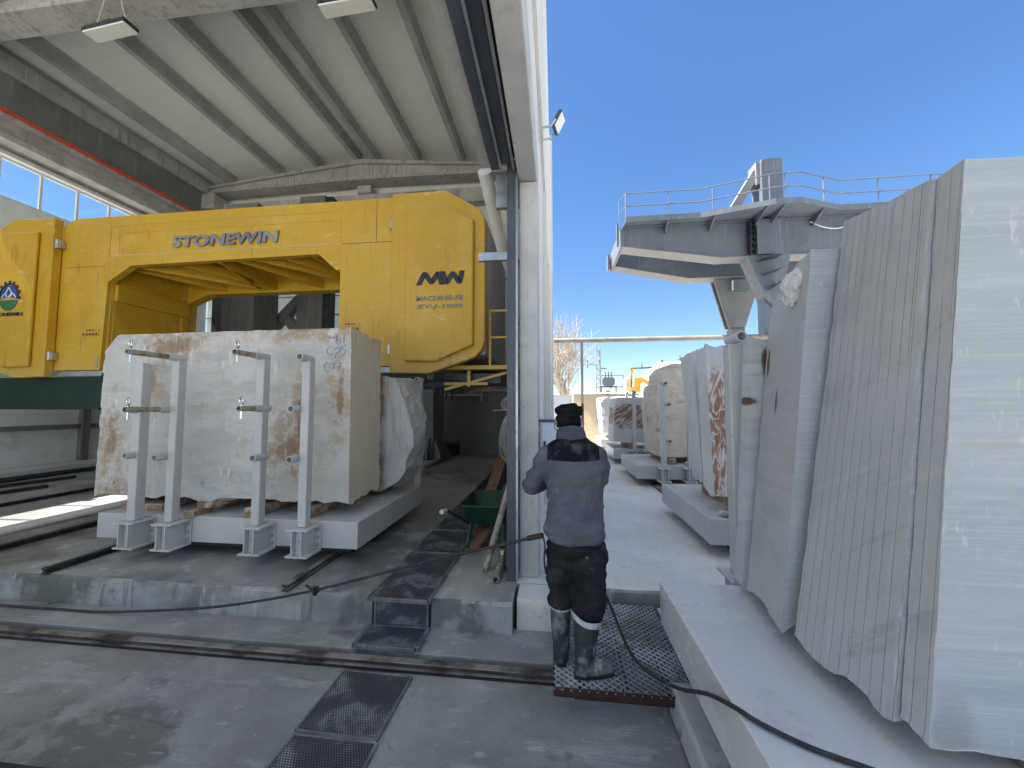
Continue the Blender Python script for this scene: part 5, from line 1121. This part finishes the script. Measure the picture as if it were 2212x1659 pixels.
for x in (4.35, 6.0, 7.6, 8.15, 9.7, 11.6):
    b = MB(); b.prism([(wy(x) + .05, 9.055), (14.995, 9.055), (14.995, 8.72), (14.85, 8.72)], 'x', x - .02, x + .02); b.done('walkway_bracket', 'crane', cr_)
b = MB(); P_ = [(7.95, 9.0), (8.72, 9.0), (8.72, 11.35), (8.68, 11.43), (8.6, 11.47), (8.06, 11.47), (7.98, 11.43), (7.95, 11.3)]
b.prism(P_, 'y', 14.9, 15.65); b.done('mast', 'crane', cr_, bevel=.02)
b = MB(); b.bar((6.72, 15.3, 9.12), (7.9, 15.3, 11.05), .30, .42, (0, 1, 0)); b.box(7.82, 7.94, 15.0, 15.6, 10.5, 11.4); b.done('mast_strut', 'craneedge', cr_)
b = MB(); b.box(7.62, 8.55, 14.72, 14.995, 7.62, 8.98); b.prism([(7.3, 7.65), (8.85, 7.65), (8.5, 6.2), (8.2, 5.6), (7.95, 5.9)], 'y', 14.85, 15.5); b.done('leg_head', 'crane', cr_)
b = MB()
for k in range(5): b.box(7.40, 7.60, 14.72, 14.99, 7.8 + k * .24, 7.815 + k * .24)
b.box(7.38, 7.41, 14.70, 14.99, 7.62, 8.98)
for k in range(3): b.prism([(7.6 + .18 * k, 7.35 - .55 * k), (8.3, 7.5 - .5 * k), (8.3, 7.47 - .5 * k)], 'y', 14.45, 14.84)
b.done('leg_rib', 'blacksteel', cr_)
b = MB(); b.box(7.9, 8.5, 14.95, 15.45, .32, 6.2); b.done('leg', 'crane', cr_)
b = MB(); b.prism([(7.05, 7.52), (9.0, 7.52), (8.3, 5.35), (7.62, 5.35)], 'y', 17.25, 17.33); b.prism([(7.05, 7.52), (9.0, 7.52), (8.3, 5.35), (7.62, 5.35)], 'y', 17.6, 17.68); b.box(7.72, 8.32, 17.335, 17.595, 5.3, 7.5); b.done('leg_head', 'craneedge', cr_)
b = MB(); b.box(7.70, 8.28, 17.25, 17.7, .32, 5.29); b.done('leg', 'craneedge', cr_)
b = MB(); b.box(7.75, 8.4, 17.0, 17.24, 6.95, 7.4); b.done('buffer_box', 'crane', cr_)
b = MB(); b.tube(smoothpath([(9.6, 14.9, 8.85), (10.0, 14.85, 8.6), (10.5, 14.85, 8.52), (11.0, 14.85, 8.68), (11.3, 14.9, 9.0)]), .02, 6); b.done('hanging_cable', 'pipewhite', cr_)

# ------------------------------------------------------------------ yard end: gate frame, walls, background
gt = T('gate_frame', 'high round pipe with a thin post spanning the far end of the yard', 'gate', (1.05, 14.9, .3))
b = MB(); b.tube([(-.05, 14.9, 4.50), (12.5, 14.9, 4.50)], .10, 14); b.done('cross_pipe', 'gatepipe', gt, smooth='auto')
b = MB(); b.box(1.0, 1.10, 14.86, 14.94, .3, 4.40); b.done('post', 'gatepipe', gt)
b = MB(); b.box(1.0, 1.10, 14.84, 14.855, .3, 2.0); b.done('post_sleeve', 'redox', gt)
t = T('boundary_wall', 'tan rendered wall with a tin edge closing the end of the yard', 'wall', (2.5, 16.2, .3))
b = MB(); b.box(.75, 6.5, 16.2, 16.5, .2, 2.40); b.done('render', 'brownwall', t, bevel=.03)
b = MB()
rg = []
for i in range(121): x = .7 + i * .05; rg.append([(x, 16.05, 2.405 + .02 * (i % 2)), (x, 16.6, 2.475 + .02 * (i % 2)), (x, 16.6, 2.485 + .02 * (i % 2)), (x, 16.05, 2.415 + .02 * (i % 2))])
b.loft(rg); b.done('tin_coping', 'tin', t)
t = T('site_fence', 'pale sheet metal fence between the hall corner and the tan wall', 'fence', (.3, 16.4, .3)); b = MB(); b.box(-3, .72, 16.35, 16.40, .2, 2.38)
b.done('sheet', 'boxpaint', t); b = MB(); b.box(-3, .72, 16.30, 16.345, 2.3, 2.38); b.box(.64, .72, 16.28, 16.34, .2, 2.4); b.done('frame', 'paint', t)
# bare tree
tree = T('bare_tree', 'tall leafless tree with pale twigs behind the fence beside the hall', 'tree', (.6, 25, 0)); rnd = random.Random(11)
bt, bb_ = MB(), MB(); cnt = [0]
def grow(p, d, L_, r_, lvl):
    pts = [p]; dd = d.copy()
    for k in range(3):
        dd = (dd + Vector((rnd.uniform(-.18, .18), rnd.uniform(-.18, .18), rnd.uniform(-.02, .14)))).normalized(); pts.append(pts[-1] + dd * L_ / 3)
    (bt if lvl == 0 else bb_).tube(pts, [r_, r_ * .88, r_ * .76, r_ * .62], 7 if lvl < 2 else 4, False)
    if lvl >= 5: return
    n = (8, 4, 4, 3, 3)[lvl]
    for k in range(n):
        f = rnd.uniform(.25, 1); i = min(int(f * 3), 2); q = pts[i].lerp(pts[i + 1], f * 3 - i if f < 1 else 1)
        a = rnd.uniform(0, 6.283); sp = rnd.uniform(.45, .95); x_, y_ = bb_.frame(dd)
        nd = (dd + (x_ * math.cos(a) + y_ * math.sin(a)) * sp + Vector((0, 0, .22))).normalized()
        grow(q, nd, L_ * rnd.uniform(.58, .82), max(r_ * .5, .012), lvl + 1)
grow(Vector((.75, 25, 0)), Vector((0, 0, 1)), 3.6, .18, 0)
bt.done('trunk', 'bark', tree, smooth=True); bb_.done('crown', 'bark', tree)
# lattice pole with transformer
lp = T('lattice_pole', 'thin steel lattice pole with a transformer platform far behind the yard', 'pole', (4.5, 40, 0)); b = MB()
pz = lambda z: .30 - .014 * z
for sx in (-1, 1):
    for sy in (-1, 1): b.bar((4.5 + sx * pz(0), 40 + sy * pz(0), 0), (4.5 + sx * pz(8), 40 + sy * pz(8), 8.2), .07)
z = 0
while z < 8:
    for s_ in (-1, 1):
        b.bar((4.5 - pz(z), 40 + s_ * pz(z), z), (4.5 + pz(z), 40 + s_ * pz(z), z + .5), .04); b.bar((4.5 + pz(z), 40 + s_ * pz(z), z + .5), (4.5 - pz(z), 40 + s_ * pz(z), z + 1.0), .04)
        b.bar((4.5 + s_ * pz(z), 40 - pz(z), z), (4.5 + s_ * pz(z), 40 + pz(z), z + .5), .04); b.bar((4.5 + s_ * pz(z), 40 + pz(z), z + .5), (4.5 + s_ * pz(z), 40 - pz(z), z + 1), .04)
    z += 1.0
b.done('mast', 'greysteel', lp)
b = MB(); b.bar((4.3, 40, 6.2), (3.4, 40, 6.3), .07); b.bar((3.4, 40, 5.9), (3.4, 40, 6.8), .12); b.bar((4.7, 40, 5.9), (5.4, 40, 5.8), .12); b.done('cross_arm', 'greysteel', lp)
b = MB(); b.bar((4.5, 40, 3.9), (7.1, 40, 3.9), .12); b.bar((4.5, 40, 5.1), (7.1, 40, 5.1), .07); b.bar((7.05, 40, 3.9), (7.05, 40, 5.1), .08); b.bar((4.8, 40, 2.9), (5.9, 40, 3.9), .08); b.done('platform', 'greysteel', lp)
b = MB(); b.box(5.1, 6.0, 39.7, 40.4, 4.0, 4.9)
for i in range(4): b.box(4.95, 5.09, 39.7 + i * .18, 39.75 + i * .18, 4.1, 4.8); b.box(6.01, 6.15, 39.7 + i * .18, 39.75 + i * .18, 4.1, 4.8)
for i in range(3): b.tube([(5.25 + i * .3, 40, 4.9), (5.25 + i * .3, 40, 5.5)], .06, 8)
b.done('transformer', 'crane', lp)
# white house
hs = T('white_house', 'low white building with a bright sunlit sloping roof far behind the beige block', 'house', (14, 42, 0))
b = MB(); b.box(9.3, 26, 42, 54, 0, 3.0); b.done('wall', 'housewhite', hs)
b = MB(); b.hexa([(9.0, 41.5, 2.8), (26, 41.5, 2.8), (26, 48, 7.2), (12.7, 48, 7.2), (9.0, 41.5, 3.0), (26, 41.5, 3.0), (26, 48, 7.4), (12.7, 48, 7.4)]); b.hexa([(12.7, 48, 7.2), (26, 48, 7.2), (26, 55, 2.8), (9.0, 55, 2.8), (12.7, 48, 7.4), (26, 48, 7.4), (26, 55, 3.0), (9.0, 55, 3.0)])
b.face([(9.0, 41.5, 3.0), (9.0, 55, 3.0), (12.7, 48, 7.4)]); b.done('roof', 'housewhite', hs)
b = MB(); b.box(13.0, 13.3, 47.8, 48.2, 7.3, 7.6); b.done('roof_vent', 'greysteel', hs)
# excavator and loader, far off
ex_ = T('excavator', 'orange yellow excavator with a raised boom beyond the tan wall', 'excavator', (7.0, 32, 0))
b = MB(); b.box(5.0, 8.0, 31.2, 33, .1, .9); b.done('track', 'blacksteel', ex_, bevel=.2)
b = MB(); b.box(5.6, 8.2, 31.4, 32.8, 1.0, 2.4); b.done('body', 'exc', ex_, bevel=.1)
b = MB(); b.bar((5.7, 31.6, 2.3), (6.35, 31.6, 5.0), .16); b.bar((6.5, 31.6, 2.3), (6.9, 31.6, 4.2), .28); b.bar((6.9, 31.6, 4.2), (8.6, 31.6, 3.1), .3); b.bar((5.5, 31.5, 2.6), (7.2, 31.5, 4.1), .24); b.box(6.45, 6.95, 31.4, 31.8, 3.0, 4.2); b.done('boom', 'exc', ex_)
b = MB(); b.bar((6.2, 31.6, 5.0), (7.9, 31.6, 5.05), .10); b.bar((6.25, 31.6, 3.2), (6.25, 31.6, 5.0), .1); b.bar((7.1, 31.6, 5.05), (7.1, 31.6, 5.4), .06); b.done('guard_frame', 'rail', ex_)
b = MB(); b.box(5.75, 6.2, 31.5, 32.6, 2.4, 4.2); b.done('cab', 'brownwall', ex_, bevel=.05)
ld = T('wheel_loader', 'small yellow loader with an open cab frame beyond the tan wall', 'loader', (4.4, 32, 0))
b = MB(); b.box(3.7, 5.1, 31.5, 34, .6, 2.2); b.done('body', 'exc', ld, bevel=.1)
b = MB(); b.box(3.75, 4.05, 31.5, 31.9, 2.2, 3.0); b.box(4.8, 5.1, 31.5, 31.9, 2.2, 3.0); b.done('fender', 'exc', ld)
b = MB()
for x in (3.8, 5.0): b.bar((x, 31.7, 2.2), (x, 31.7, 3.5), .08)
b.bar((3.75, 31.7, 3.5), (5.05, 31.7, 3.5), .10); b.done('cab_frame', 'blacksteel', ld)
b = MB(); b.box(4.2, 4.6, 31.9, 32.4, 2.2, 3.15); b.done('seat', 'darksteel', ld, bevel=.05)
for x in (3.6, 5.2):
    b = MB(); b.tube([(x - .15, 32.2, .6), (x + .15, 32.2, .6)], .6, 20); b.done('wheel', 'rubber', ld)
b = MB(); b.tube([(6.1, 34, 0), (6.1, 34, 3.7)], .12, 10); b.tube([(6.1, 34, 3.7), (6.1, 34, 3.8)], .16, 10); tag(b.done('chimney_pipe', 'darkrail'), 'dark thin chimney pipe left of the excavator', 'chimney', None, (6.1, 34, 0))
b = MB(); b.tube([(8.9, 26, 0), (8.9, 26, 5.2)], .06, 8); b.bar((8.2, 26, 5.0), (9.6, 26, 5.0), .08)
for i in range(3): b.tube([(8.3 + i * .5, 26, 5.04), (8.3 + i * .5, 26, 5.3)], .06, 8)
tag(b.done('power_pole', 'greysteel'), 'small pole top with three insulators just above the red veined block', 'pole', None, (8.9, 26, 0))
for i, (x, y, z, s_) in enumerate([(2.2, 60, 0, 1.0), (4.2, 66, 0, 1.2)]):
    t = T('bare_tree', ['small faint bare tree left of the lattice pole', 'small faint bare tree just beside the foot of the lattice pole'][i], 'tree', (x * 1.9, y, 0), 'small faint trees on the horizon'); rnd = random.Random(20 + i); bt, bb_ = MB(), MB()
    grow(Vector((x * 1.9, y, 0)), Vector((0, 0, 1)), 2.2 * s_, .14, 2); bb_.done('crown', 'bark', t)
